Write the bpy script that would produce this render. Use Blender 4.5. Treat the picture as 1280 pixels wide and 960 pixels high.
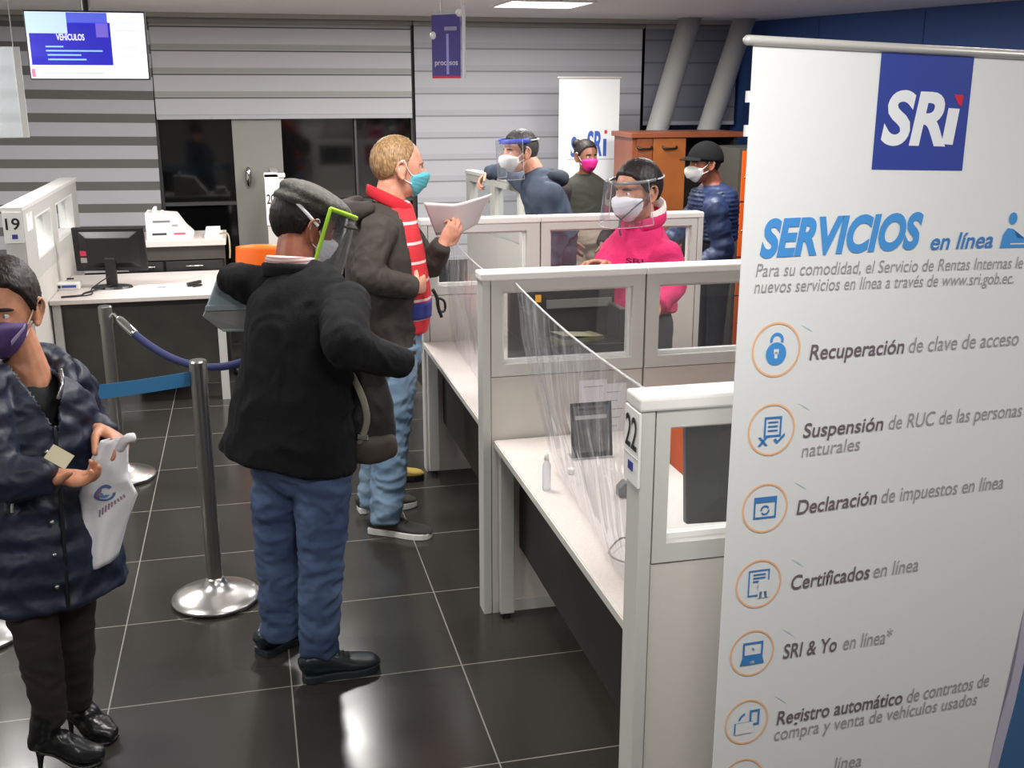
import bpy, bmesh, math, random
from math import sin, cos, pi, radians, sqrt, atan2, exp
from mathutils import Vector, Matrix, noise
random.seed(7)
V = Vector
SC = bpy.context.scene
for o in list(bpy.data.objects):
    bpy.data.objects.remove(o)
COL = SC.collection

# ------------------------------------------------------------------ camera
FPX, PITCH, YAW, CAMH = 1350.0, math.atan(370 / 1350.0), 0.238280, 2.0
cam = bpy.data.cameras.new('camera')
cam.sensor_fit = 'HORIZONTAL'
cam.sensor_width = 36.0
cam.lens = 36.0 * FPX / 1280.0
cam.clip_start, cam.clip_end = 0.05, 100
camo = bpy.data.objects.new('camera', cam)
COL.objects.link(camo)
camo.location = (0, 0, CAMH)
camo.rotation_euler = (pi / 2 - PITCH, 0, -YAW)
SC.camera = camo
FWD = V((sin(YAW) * cos(PITCH), cos(YAW) * cos(PITCH), -sin(PITCH)))
RGT = V((cos(YAW), -sin(YAW), 0))
UPV = RGT.cross(FWD)
EYE = V((0, 0, CAMH))


def ray(x, y):
    return FWD + RGT * ((x - 640) / FPX) - UPV * ((y - 480) / FPX)


def at(x, y, Y):            # point of the room at depth Y
    d = ray(x, y)
    return EYE + d * (Y / d.y)


def atz(x, y, z):           # point of the room at height z
    d = ray(x, y)
    return EYE + d * ((z - CAMH) / d.z)


# ------------------------------------------------------------------ light
wd = bpy.data.worlds.new('world')
SC.world = wd
wd.use_nodes = True
wd.node_tree.nodes['Background'].inputs[0].default_value = (0.9, 0.95, 1.0, 1)
wd.node_tree.nodes['Background'].inputs[1].default_value = 0.05
SC.view_settings.view_transform = 'Standard'
SC.view_settings.look = 'None'
SC.view_settings.gamma = 1
SC.view_settings.exposure = 0.0
SC.view_settings.use_curve_mapping = False
SC.cycles.use_denoising = True
SC.cycles.max_bounces = 8
SC.cycles.transparent_max_bounces = 16
LAMPS = [(-1.9, 1.0, 34), (0.5, 1.0, 32), (2.9, 1.0, 22), (-1.9, 3.8, 46), (0.5, 3.8, 44), (2.9, 3.8, 46),
         (-1.9, 6.7, 74), (0.5, 6.95, 70), (2.9, 6.6, 62), (2.2, 8.12, 40)]  # unseen rear row added to brighten the back; only the last panel shows
CEIL = 2.6


# ------------------------------------------------------------------ materials
def lin(c):
    c = c / 255.0
    return c / 12.92 if c <= 0.04045 else ((c + 0.055) / 1.055) ** 2.4


def col(rgb):
    return (lin(rgb[0]), lin(rgb[1]), lin(rgb[2]), 1)


MATS = {}


def mat(name, rgb, rough=0.5, metal=0.0, spec=0.5, bump=None, vary=None, emit=0, coat=0.0, sheen=0.0):
    if name in MATS:
        return MATS[name]
    m = bpy.data.materials.new(name)
    m.use_nodes = True
    nt = m.node_tree
    b = nt.nodes['Principled BSDF']
    b.inputs['Base Color'].default_value = col(rgb)
    b.inputs['Roughness'].default_value = rough
    b.inputs['Metallic'].default_value = metal
    b.inputs['Specular IOR Level'].default_value = spec
    b.inputs['Coat Weight'].default_value = coat
    b.inputs['Sheen Weight'].default_value = sheen
    if emit:
        b.inputs['Emission Color'].default_value = col(rgb)
        b.inputs['Emission Strength'].default_value = emit
    if bump or vary:
        tc = nt.nodes.new('ShaderNodeTexCoord')
    if bump:
        n = nt.nodes.new('ShaderNodeTexNoise')
        n.inputs['Scale'].default_value = bump[0]
        n.inputs['Detail'].default_value = 4
        bp = nt.nodes.new('ShaderNodeBump')
        bp.inputs['Strength'].default_value = bump[1]
        bp.inputs['Distance'].default_value = bump[2] if len(bump) > 2 else 0.01
        nt.links.new(tc.outputs['Object'], n.inputs['Vector'])
        nt.links.new(n.outputs['Fac'], bp.inputs['Height'])
        nt.links.new(bp.outputs['Normal'], b.inputs['Normal'])
    if vary:                 # (scale, second colour)
        n = nt.nodes.new('ShaderNodeTexNoise')
        n.inputs['Scale'].default_value = vary[0]
        n.inputs['Detail'].default_value = 3
        r = nt.nodes.new('ShaderNodeValToRGB')
        r.color_ramp.elements[0].position = 0.35
        r.color_ramp.elements[1].position = 0.65
        r.color_ramp.elements[0].color = col(rgb)
        r.color_ramp.elements[1].color = col(vary[1])
        nt.links.new(tc.outputs['Object'], n.inputs['Vector'])
        nt.links.new(n.outputs['Fac'], r.inputs['Fac'])
        nt.links.new(r.outputs['Color'], b.inputs['Base Color'])
    MATS[name] = m
    return m


def clear(name, tint=(255, 255, 255), gloss=0.12, rough=0.05, haze=0.0, hazecol=(230, 230, 235), streak=None):
    """clear plastic or glass: see-through with gloss and a little milky haze"""
    if name in MATS:
        return MATS[name]
    m = bpy.data.materials.new(name)
    m.use_nodes = True
    nt = m.node_tree
    nt.nodes.remove(nt.nodes['Principled BSDF'])
    out = nt.nodes['Material Output']
    t = nt.nodes.new('ShaderNodeBsdfTransparent')
    t.inputs[0].default_value = col(tint)
    g = nt.nodes.new('ShaderNodeBsdfGlossy')
    g.inputs['Roughness'].default_value = rough
    d = nt.nodes.new('ShaderNodeBsdfDiffuse')
    d.inputs[0].default_value = col(hazecol)
    fr = nt.nodes.new('ShaderNodeFresnel')
    fr.inputs[0].default_value = 1.45
    mth = nt.nodes.new('ShaderNodeMath')
    mth.operation = 'MULTIPLY_ADD'
    mth.inputs[1].default_value = 0.22
    mth.inputs[2].default_value = gloss * 0.3
    nt.links.new(fr.outputs[0], mth.inputs[0])
    m1 = nt.nodes.new('ShaderNodeMixShader')
    m2 = nt.nodes.new('ShaderNodeMixShader')
    m1.inputs[0].default_value = haze
    if streak:
        tc = nt.nodes.new('ShaderNodeTexCoord')
        mp = nt.nodes.new('ShaderNodeMapping')
        mp.inputs['Scale'].default_value = streak
        n = nt.nodes.new('ShaderNodeTexNoise')
        n.inputs['Scale'].default_value = 1.0
        n.inputs['Detail'].default_value = 3
        n.inputs['Distortion'].default_value = 0.8
        r = nt.nodes.new('ShaderNodeValToRGB')
        r.color_ramp.elements[0].position = 0.48
        r.color_ramp.elements[0].color = (haze, haze, haze, 1)
        r.color_ramp.elements[1].position = 0.72
        r.color_ramp.elements[1].color = (min(1, haze + 0.24),) * 3 + (1,)
        nt.links.new(tc.outputs['UV'], mp.inputs[0])
        nt.links.new(mp.outputs[0], n.inputs['Vector'])
        nt.links.new(n.outputs['Fac'], r.inputs['Fac'])
        nt.links.new(r.outputs['Color'], m1.inputs[0])
    tl = nt.nodes.new('ShaderNodeBsdfTranslucent')
    tl.inputs[0].default_value = col(hazecol)
    m0 = nt.nodes.new('ShaderNodeMixShader')
    m0.inputs[0].default_value = 0.5
    nt.links.new(d.outputs[0], m0.inputs[1])
    nt.links.new(tl.outputs[0], m0.inputs[2])
    nt.links.new(t.outputs[0], m1.inputs[1])
    nt.links.new(m0.outputs[0], m1.inputs[2])
    nt.links.new(mth.outputs[0], m2.inputs[0])
    nt.links.new(m1.outputs[0], m2.inputs[1])
    nt.links.new(g.outputs[0], m2.inputs[2])
    nt.links.new(m2.outputs[0], out.inputs[0])
    MATS[name] = m
    return m


def banded(name, c_light, c_dark, pitch, frac, c_mid=None, mid=(0, 0), rough=0.6, axis=2, offset=0.0, sharp=0.02):
    """cloth woven or printed in straight bands (object coordinates)"""
    if name in MATS:
        return MATS[name]
    m = mat(name, c_light, rough)
    nt = m.node_tree
    b = nt.nodes['Principled BSDF']
    tc = nt.nodes.new('ShaderNodeTexCoord')
    sx = nt.nodes.new('ShaderNodeSeparateXYZ')
    nt.links.new(tc.outputs['Object'], sx.inputs[0])
    a = nt.nodes.new('ShaderNodeMath')
    a.operation = 'MULTIPLY_ADD'
    a.inputs[1].default_value = 1.0 / pitch
    a.inputs[2].default_value = offset
    nt.links.new(sx.outputs[axis], a.inputs[0])
    f = nt.nodes.new('ShaderNodeMath')
    f.operation = 'FRACT'
    nt.links.new(a.outputs[0], f.inputs[0])
    r = nt.nodes.new('ShaderNodeValToRGB')
    e = r.color_ramp.elements
    e[0].position, e[0].color = 0.0, col(c_dark)
    e[1].position, e[1].color = frac, col(c_dark)
    x = e.new(min(frac + sharp, 0.99))
    x.color = col(c_light)
    if c_mid:
        for p, c in ((mid[0], c_light), (mid[0] + sharp, c_mid), (mid[1], c_mid), (mid[1] + sharp, c_light)):
            x = e.new(p)
            x.color = col(c)
    x = e.new(0.985)
    x.color = col(c_light)
    x = e.new(1.0)
    x.color = col(c_dark)
    nt.links.new(f.outputs[0], r.inputs['Fac'])
    nt.links.new(r.outputs['Color'], b.inputs['Base Color'])
    return m


# ------------------------------------------------------------------ objects
def origin(o):
    p = V((0, 0, 0))
    while o is not None:
        p = p + V(o.location)
        o = o.parent
    return p


def thing(name, loc, label, cat, group=None, kind=None):
    o = bpy.data.objects.new(name, None)
    o.empty_display_size = 0.1
    COL.objects.link(o)
    o.location = loc
    tag(o, label, cat, group, kind)
    return o


def tag(o, label, cat, group=None, kind=None):
    if label:
        o['label'] = label
    if cat:
        o['category'] = cat
    if group:
        o['group'] = group
    if kind:
        o['kind'] = kind
    return o


def finish(name, me, m, parent=None, loc=None, smooth=False, bevel=0, label=None, world=True):
    """link a mesh given in world coordinates (or local ones with world=False)"""
    o = bpy.data.objects.new(name, me)
    COL.objects.link(o)
    base = origin(parent) if parent is not None else V((0, 0, 0))
    if parent is not None:
        o.parent = parent
    if world:
        tgt = base if loc is None else V(loc)
        me.transform(Matrix.Translation(-tgt))
        o.location = tgt - base
    elif loc is not None:
        o.location = loc
    if m is not None:
        me.materials.append(m)
    if smooth:
        for p in me.polygons:
            p.use_smooth = True
    if bevel:
        md = o.modifiers.new('bevel', 'BEVEL')
        md.width = bevel
        md.segments = 2
        md.limit_method = 'ANGLE'
    if label:
        o['label'] = label
    return o


def mesh(bm, name='m'):
    me = bpy.data.meshes.new(name)
    bmesh.ops.recalc_face_normals(bm, faces=bm.faces[:])
    bm.to_mesh(me)
    bm.free()
    return me


def ob(name, bm, m, parent=None, **k):
    return finish(name, mesh(bm, name), m, parent, **k)


def B():
    return bmesh.new()


def box(bm, lo, hi, M=None):
    xs, ys, zs = zip(lo, hi)
    vs = [bm.verts.new((xs[i], ys[j], zs[k])) for i in (0, 1) for j in (0, 1) for k in (0, 1)]
    for f in ((0, 1, 3, 2), (4, 6, 7, 5), (0, 4, 5, 1), (2, 3, 7, 6), (0, 2, 6, 4), (1, 5, 7, 3)):
        bm.faces.new([vs[i] for i in f])
    if M is not None:
        for v in vs:
            v.co = M @ v.co
    return bm


def boxb(*a, **k):
    bm = B()
    box(bm, *a, **k)
    return bm


def frame_axes(t, side):
    t = t.normalized()
    s = side - t * side.dot(t)
    if s.length < 1e-4:
        s = t.orthogonal()
    s.normalize()
    return t, s, t.cross(s)


def catmull(ps, k):
    out = []
    n = len(ps)
    for i in range(n - 1):
        p0, p1, p2, p3 = ps[max(i - 1, 0)], ps[i], ps[i + 1], ps[min(i + 2, n - 1)]
        for j in range(k):
            t = j / k
            out.append([0.5 * (2 * b + (c - a) * t + (2 * a - 5 * b + 4 * c - d) * t * t + (3 * b - a - 3 * c + d) * t ** 3)
                        for a, b, c, d in zip(p0, p1, p2, p3)])
    out.append(list(ps[-1]))
    return out


def tube(bm, pts, rad, side=V((1, 0, 0)), n=14, k=4, caps=(1, 1), power=2.0):
    """smooth closed tube through pts; rad = scalar or (a, b) per point; caps rounded by a share of the radius"""
    data = []
    for p, r in zip(pts, rad):
        a, b = (r, r) if not isinstance(r, (tuple, list)) else r
        data.append([p[0], p[1], p[2], a, b])
    d = catmull(data, k) if k > 1 else data
    P = [V(q[:3]) for q in d]
    R = [(max(q[3], 1e-4), max(q[4], 1e-4)) for q in d]
    rings = []
    N = len(P)
    T = [(P[min(i + 1, N - 1)] - P[max(i - 1, 0)]).normalized() for i in range(N)]
    seq = []
    if caps[0]:
        h = caps[0] * min(R[0])
        for a in (80, 55, 28):
            seq.append((P[0] - T[0] * h * sin(radians(a)), T[0], (R[0][0] * cos(radians(a)), R[0][1] * cos(radians(a)))))
    for i in range(N):
        seq.append((P[i], T[i], R[i]))
    if caps[1]:
        h = caps[1] * min(R[-1])
        for a in (28, 55, 80):
            seq.append((P[-1] + T[-1] * h * sin(radians(a)), T[-1], (R[-1][0] * cos(radians(a)), R[-1][1] * cos(radians(a)))))
    for p, t, r in seq:
        t, s, u = frame_axes(t, side)
        ring = []
        for j in range(n):
            a = 2 * pi * j / n
            c, q = cos(a), sin(a)
            if power != 2.0:
                c = math.copysign(abs(c) ** (2 / power), c)
                q = math.copysign(abs(q) ** (2 / power), q)
            ring.append(bm.verts.new(p + s * (r[0] * c) + u * (r[1] * q)))
        rings.append(ring)
    for a, b in zip(rings, rings[1:]):
        for j in range(n):
            bm.faces.new((a[j], a[(j + 1) % n], b[(j + 1) % n], b[j]))
    bm.faces.new(rings[0][::-1])
    bm.faces.new(rings[-1])
    return bm


def cyl(bm, p0, p1, r, n=20, r1=None):
    return tube(bm, [V(p0), V(p1)], [r, r if r1 is None else r1], n=n, k=1, caps=(0, 0))


def wire(bm, pts, r, n=8, k=4, side=V((0.3, 0.2, 1))):
    return tube(bm, [V(p) for p in pts], [r] * len(pts), side=side, n=n, k=k, caps=(0.5, 0.5))


def ellip(bm, c, r, M=None, nu=16, nv=10):
    c = V(c)
    rows = []
    for i in range(1, nv):
        th = pi * i / nv
        row = []
        for j in range(nu):
            ph = 2 * pi * j / nu
            v = V((r[0] * sin(th) * cos(ph), r[1] * sin(th) * sin(ph), r[2] * cos(th)))
            row.append(bm.verts.new(c + (M @ v if M is not None else v)))
        rows.append(row)
    tp = V((0, 0, r[2]))
    a = bm.verts.new(c + (M @ tp if M is not None else tp))
    b = bm.verts.new(c - (M @ tp if M is not None else tp))
    for j in range(nu):
        k = (j + 1) % nu
        bm.faces.new((a, rows[0][j], rows[0][k]))
        bm.faces.new((b, rows[-1][k], rows[-1][j]))
        for i in range(len(rows) - 1):
            bm.faces.new((rows[i][j], rows[i + 1][j], rows[i + 1][k], rows[i][k]))
    return bm


def lathe(bm, prof, c=(0, 0, 0), n=40):
    c = V(c)
    rings = []
    for r, z in prof:
        if r < 1e-5:
            rings.append([bm.verts.new(c + V((0, 0, z)))])
        else:
            rings.append([bm.verts.new(c + V((r * cos(2 * pi * j / n), r * sin(2 * pi * j / n), z))) for j in range(n)])
    for a, b in zip(rings, rings[1:]):
        for j in range(n):
            k = (j + 1) % n
            f = [a[0] if len(a) == 1 else a[j]] + ([] if len(a) == 1 else [a[k]]) + ([b[0]] if len(b) == 1 else [b[k], b[j]])
            if len(f) > 2:
                bm.faces.new(f)
    return bm


def prism(bm, poly, z0, z1, M=None):
    """2-D outline poly raised from z0 to z1, placed by M"""
    M = M or Matrix()
    lo = [bm.verts.new(M @ V((x, y, z0))) for x, y in poly]
    hi = [bm.verts.new(M @ V((x, y, z1))) for x, y in poly]
    n = len(poly)
    bm.faces.new(lo[::-1])
    bm.faces.new(hi)
    for i in range(n):
        bm.faces.new((lo[i], lo[(i + 1) % n], hi[(i + 1) % n], hi[i]))
    return bm


def ring_bar(bm, x0, x1, z0, z1, w, y0, y1):
    """rectangular border of width w"""
    box(bm, (x0, y0, z0), (x1, y1, z0 + w))
    box(bm, (x0, y0, z1 - w), (x1, y1, z1))
    box(bm, (x0, y0, z0 + w), (x0 + w, y1, z1 - w))
    box(bm, (x1 - w, y0, z0 + w), (x1, y1, z1 - w))
    return bm


def grid_sheet(fn, nu, nv, thick=0.0):
    bm = B()
    uvl = bm.loops.layers.uv.new('uv')
    g = [[bm.verts.new(fn(i / nu, j / nv)) for j in range(nv + 1)] for i in range(nu + 1)]
    for i in range(nu):
        for j in range(nv):
            f = bm.faces.new((g[i][j], g[i + 1][j], g[i + 1][j + 1], g[i][j + 1]))
            for l, (a, b) in zip(f.loops, ((i, j), (i + 1, j), (i + 1, j + 1), (i, j + 1))):
                l[uvl].uv = (a / nu, b / nv)
    return bm


def thicken(o, t, off=0):
    md = o.modifiers.new('thickness', 'SOLIDIFY')
    md.thickness = t
    md.offset = off
    return o


def remesh(bm, voxel, smooth=2, wr=None, cut=None, post=None):
    """fuse overlapping closed shapes into one continuous surface"""
    me = bpy.data.meshes.new('tmp')
    bmesh.ops.recalc_face_normals(bm, faces=bm.faces[:])
    bm.to_mesh(me)
    bm.free()
    o = bpy.data.objects.new('tmp', me)
    COL.objects.link(o)
    md = o.modifiers.new('r', 'REMESH')
    md.mode = 'VOXEL'
    md.voxel_size = voxel
    dg = bpy.context.evaluated_depsgraph_get()
    dg.update()
    out = bpy.data.meshes.new_from_object(o.evaluated_get(dg))
    bpy.data.objects.remove(o)
    bpy.data.meshes.remove(me)
    b = B()
    b.from_mesh(out)
    for _ in range(smooth):
        bmesh.ops.smooth_vert(b, verts=b.verts[:], factor=0.5, use_axis_x=True, use_axis_y=True, use_axis_z=True)
    if wr:                   # wrinkles: list of (scale vector, amplitude)
        b.normal_update()
        mv = []
        for v in b.verts:
            d = 0
            for s, a in wr:
                q = V((v.co.x * s[0], v.co.y * s[1], v.co.z * s[2]))
                w = V((noise.noise(q * 0.6 + V((5, 1, 2))), noise.noise(q * 0.6 + V((1, 7, 3))), 0)) * 1.2
                d += a * (1 - 2 * abs(noise.noise(q + w))) - a * 0.4
            mv.append(v.co + v.normal * d)
        for v, c in zip(b.verts, mv):
            v.co = c
    if post:
        for v in b.verts:
            v.co = post(v.co)
    if cut:
        dl = [f for f in b.faces if cut(f.calc_center_median())]
        bmesh.ops.delete(b, geom=dl, context='FACES')
    b.to_mesh(out)
    b.free()
    return out


# ------------------------------------------------------------------ writing
def text_mesh(s, bold=0.0, shear=0.0, extrude=0.0):
    cu = bpy.data.curves.new('t', 'FONT')
    cu.body = s
    cu.size = 1
    cu.shear = shear
    cu.offset = bold
    cu.extrude = extrude
    cu.resolution_u = 5
    o = bpy.data.objects.new('t', cu)
    COL.objects.link(o)
    dg = bpy.context.evaluated_depsgraph_get()
    dg.update()
    me = bpy.data.meshes.new_from_object(o.evaluated_get(dg))
    bpy.data.objects.remove(o)
    return me


def text_on(name, s, m, parent, org, ux, uy, width, cap, bold=0.0, shear=0.0, lift=0.002):
    """writing with its baseline start at org, along ux, cap height along uy"""
    me = text_mesh(s, bold, shear)
    xs = [v.co.x for v in me.vertices]
    ref = text_mesh('H', 0)
    ch = max(v.co.y for v in ref.vertices)
    x0, x1 = min(xs), max(xs)
    ux, uy = ux.normalized(), uy.normalized()
    nz = ux.cross(uy)
    sx, sy = width / (x1 - x0), cap / ch
    for v in me.vertices:
        v.co = org + ux * ((v.co.x - x0) * sx) + uy * (v.co.y * sy) + nz * lift
    me.name = name
    return finish(name, me, m, parent)

# ------------------------------------------------------------------ palette
def tile_mat():
    m = mat('floor tiles', (47, 45, 42), 0.2, spec=0.4)
    nt = m.node_tree
    b = nt.nodes['Principled BSDF']
    tc = nt.nodes.new('ShaderNodeTexCoord')
    mp = nt.nodes.new('ShaderNodeMapping')
    mp.inputs['Location'].default_value = (0.555, -0.42, 0)
    br = nt.nodes.new('ShaderNodeTexBrick')
    br.offset = 0
    br.squash = 1
    br.inputs['Scale'].default_value = 1
    br.inputs['Brick Width'].default_value = 0.6
    br.inputs['Row Height'].default_value = 0.6
    br.inputs['Mortar Size'].default_value = 0.0026
    br.inputs['Mortar Smooth'].default_value = 0.2
    br.inputs['Bias'].default_value = -0.2
    br.inputs['Color1'].default_value = col((48, 46, 43))
    br.inputs['Color2'].default_value = col((56, 54, 50))
    br.inputs['Mortar'].default_value = col((138, 134, 126))
    nt.links.new(tc.outputs['Object'], mp.inputs[0])
    nt.links.new(mp.outputs[0], br.inputs['Vector'])
    nt.links.new(br.outputs['Color'], b.inputs['Base Color'])
    n = nt.nodes.new('ShaderNodeTexNoise')
    n.inputs['Scale'].default_value = 3.5
    n.inputs['Detail'].default_value = 5
    mr = nt.nodes.new('ShaderNodeMapRange')
    mr.inputs['To Min'].default_value = 0.12
    mr.inputs['To Max'].default_value = 0.3
    nt.links.new(tc.outputs['Object'], n.inputs['Vector'])
    nt.links.new(n.outputs['Fac'], mr.inputs[0])
    nt.links.new(mr.outputs[0], b.inputs['Roughness'])
    return m


WHITE = mat('white plastic', (232, 231, 228), 0.45)
PAPER = mat('white paper', (236, 236, 238), 0.7)
GREY = mat('grey laminate', (196, 195, 190), 0.5, bump=(300, 0.05))
CAPM = mat('pale cap', (226, 224, 220), 0.4)
FABRIC = mat('beige panel cloth', (204, 199, 192), 0.9, bump=(500, 0.15))
DESK = mat('desk laminate', (206, 198, 192), 0.45, vary=(90, (200, 191, 186)))
DARK = mat('dark laminate', (46, 43, 40), 0.55, vary=(9, (38, 36, 34)))
BLACK = mat('black plastic', (22, 22, 23), 0.4)
STEEL = mat('brushed steel', (200, 200, 198), 0.24, 1.0)
CHROME = mat('polished steel', (225, 225, 224), 0.1, 1.0)
ORANGE = mat('orange shell plastic', (236, 104, 24), 0.4)
GLASS = clear('clear glass', (250, 252, 252), 0.1, 0.02, haze=0.02)
ACRYL = clear('clear acrylic', (248, 250, 252), 0.15, 0.03, haze=0.05)


def struct(name, bm, m, label=None, **k):
    o = ob(name, bm, m, **k)
    o['kind'] = 'structure'
    if label:
        o['label'] = label
    return o


# ------------------------------------------------------------------ room shell
X0, X1, Y0, Y1 = -4.2, 7.0, -2.2, 10.0
struct('floor', boxb((X0, Y0, -0.1), (X1, Y1 + 1.4, 0)), tile_mat())
CE = mat('ceiling plaster', (246, 245, 243), 0.9, bump=(60, 0.05))
struct('ceiling', boxb((X0, Y0, CEIL), (X1, Y1 + 1.4, CEIL + 0.1)), CE)
WALLM = mat('wall paint', (205, 203, 198), 0.85)
struct('wall_left', boxb((X0 - 0.1, Y0, 0), (X0, Y1 + 1.4, CEIL)), WALLM)
struct('wall_front', boxb((X0, Y0 - 0.1, 0), (X1, Y0, CEIL)), WALLM)
# blue wall on the right, running from the window corner towards the camera
a, b_ = V((4.62, 10.05, 0)), V((6.9, 1.2, 0))
dr = (b_ - a).normalized()
nr = V((dr.y, -dr.x, 0))
if nr.x < 0:
    nr = -nr
M = Matrix((dr, nr, V((0, 0, 1)))).transposed().to_4x4()
M.translation = a
L = (b_ - a).length
BLUEW = mat('navy wall paint', (54, 86, 148), 0.55, bump=(40, 0.03))
struct('wall_right', boxb((0, 0, 0), (L, 0.1, CEIL), M), BLUEW)
bm = B()
for k in range(1, 8):
    box(bm, (k * 1.15 - 0.004, -0.006, 0.1), (k * 1.15 + 0.004, 0.0, CEIL - 0.02), M)
struct('trim_1', bm, mat('navy wall seam', (60, 84, 130), 0.5))
struct('wall_behind', boxb((X1, Y0, 0), (X1 + 0.1, 1.3, CEIL)), WALLM)

# window wall at the back: sill wall, dark night glazing, frame bars
struct('wall_back', boxb((X0, Y1 + 0.08, 0), (X1, Y1 + 0.25, 0.12)), WALLM)
NIGHT = mat('night glazing', (13, 14, 15), 0.06, spec=0.6)
struct('window_1', boxb((X0, Y1 + 0.03, 0.12), (-0.09, Y1 + 0.06, CEIL)), NIGHT)
struct('window_2', boxb((0.33, Y1 + 0.03, 0.12), (1.52, Y1 + 0.06, CEIL)), NIGHT)
struct('window_3', boxb((1.52, Y1 + 0.03, 0.12), (3.68, Y1 + 0.06, CEIL)), NIGHT)
struct('window_4', boxb((3.68, Y1 + 0.03, 0.12), (4.75, Y1 + 0.06, CEIL)), NIGHT)
FR = mat('window frame metal', (96, 97, 98), 0.4, 0.6)
bm = B()
for x in (-0.72, 1.5, 3.66, 0.98):
    w = 0.018 if x == 0.98 else 0.035
    box(bm, (x - w / 2, Y1 - 0.03, 0.12), (x + w / 2, Y1 + 0.03, CEIL))
box(bm, (X0, Y1 - 0.03, 0.1), (4.65, Y1 + 0.03, 0.16))
box(bm, (X0, Y1 - 0.02, 1.0), (4.65, Y1 + 0.03, 1.03))
struct('trim_2', bm, FR)
bm = B()
box(bm, (X0, Y1 - 0.25, CEIL - 0.035), (4.75, Y1 - 0.2, CEIL))
struct('trim_3', bm, mat('ceiling edge strip', (176, 173, 166), 0.7))
# grey structural pier between the two dark panes
struct('wall_pier', boxb((-0.09, Y1 - 0.06, 0), (0.33, Y1 + 0.1, CEIL - 0.001)), mat('pier paint', (158, 157, 150), 0.6))

# ------------------------------------------------------------------ ceiling lamps
DIFF = mat('lamp diffuser', (255, 253, 250), 0.5, emit=4.0)
for i, (x, y, lw) in enumerate(LAMPS):
    nm = 'ceiling_light'
    lab = ('flush white LED panel glowing in the ceiling above the small rear banner' if y > 8 else
           'flush white LED panel in the ceiling, %s' % ('over the queue' if y < 2 else 'out of view over the counters'))
    t = thing(nm, (x, y, CEIL), lab, 'ceiling light', 'LED panels in the ceiling')
    bm = B()
    ring_bar(bm, x - 0.32, x + 0.32, -0.32, 0.32, 0.02, 0, 0.012)
    for v in bm.verts:
        v.co = V((v.co.x, v.co.z + y, CEIL - v.co.y))
    ob('frame', bm, WHITE, t)
    ob('diffuser', boxb((x - 0.3, y - 0.3, CEIL - 0.008), (x + 0.3, y + 0.3, CEIL - 0.001)), DIFF, t)
    ld = bpy.data.lights.new('lamp', 'AREA')
    ld.shape = 'SQUARE'
    ld.size = 0.58
    ld.energy = lw
    ld.color = (1.0, 0.975, 0.945)
    lo = bpy.data.objects.new('lamp', ld)
    COL.objects.link(lo)
    lo.parent = t
    lo.location = (0, 0, -0.02)

# ------------------------------------------------------------------ blinds
def blind(x0, x1, zb, m, label, y=9.9, tilt=0.0):
    t = thing('roller_blind', ((x0 + x1) / 2, y, zb), label, 'blind', 'roller blinds on the back windows')
    o = ob('fabric', boxb((x0, y - 0.002, zb + 0.02), (x1, y + 0.002, CEIL - 0.06)), m, t)
    o.rotation_euler = (0, tilt, 0)
    bm = B()
    wire(bm, [(x0, y - 0.03, CEIL - 0.05), (x1, y - 0.03, CEIL - 0.05)], 0.028, 14, 1, V((0, 0, 1)))
    ob('roller', bm, mat('blind roller', (150, 148, 144), 0.5), t, smooth=True)
    ob('bottom_bar', boxb((x0, y - 0.012, zb), (x1, y + 0.008, zb + 0.035)), mat('blind bar', (196, 196, 200), 0.4), t, bevel=0.004)


Z1 = banded('zebra blind cloth', (196, 196, 202), (112, 111, 108), 0.188, 0.38, rough=0.75, offset=0.16)
Z2 = banded('pleated blind cloth', (206, 206, 209), (96, 96, 96), 0.193, 0.05, (172, 172, 170), (0.06, 0.3), 0.7, offset=0.1)
Z3 = banded('pale blind cloth', (196, 196, 202), (150, 150, 154), 0.194, 0.07, (186, 186, 192), (0.1, 0.3), 0.7, offset=0.3)
Z4 = banded('slate blind cloth', (134, 136, 146), (106, 108, 118), 0.2, 0.07, rough=0.7, offset=0.2)
blind(-3.9, -0.735, 0.45, Z1, 'grey and white zebra striped blind behind the ceiling television', tilt=radians(0.8))
blind(-0.705, 1.485, 1.74, Z2, 'half raised grey striped blind above the dark window panes')
blind(1.515, 3.645, 0.45, Z3, 'pale full length pleated blind behind the people with visors')
blind(3.675, 4.6, 1.66, Z4, 'dusky slate blind behind the two slanted columns')

bm = B()
ellip(bm, at(311, 221, Y1 - 0.1), (0.03, 0.03, 0.09))
o = ob('wall_knob', bm, mat('polished steel', (225, 225, 224), 0.1, 1.0), smooth=True)
o['label'] = 'oval chrome knob fixed on the grey pier between the dark panes'
o['category'] = 'knob'
# slanted round columns in front of the windows
CM = mat('column paint', (176, 175, 172), 0.5)
for k, (p, q, lab) in enumerate((((866, 12), (806, 215), 'slanted grey round column standing nearer the small white banner'),
                                 ((932, 18), (868, 215), 'slanted grey round column standing nearer the blue wall'))):
    a, b_ = at(p[0], p[1], 9.45), at(q[0], q[1], 9.45)
    d = (a - b_).normalized()
    a2 = b_ + d * ((CEIL + 0.03 - b_.z) / d.z)
    b2 = b_ + d * ((0.0 - b_.z) / d.z)
    bm = B()
    cyl(bm, b2, a2, 0.098, 32)
    o = ob('slanted_column', bm, CM, smooth=True)
    o['kind'] = 'structure'
    o['label'] = lab

# ------------------------------------------------------------------ counter dividers
PW = 0.08


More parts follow.
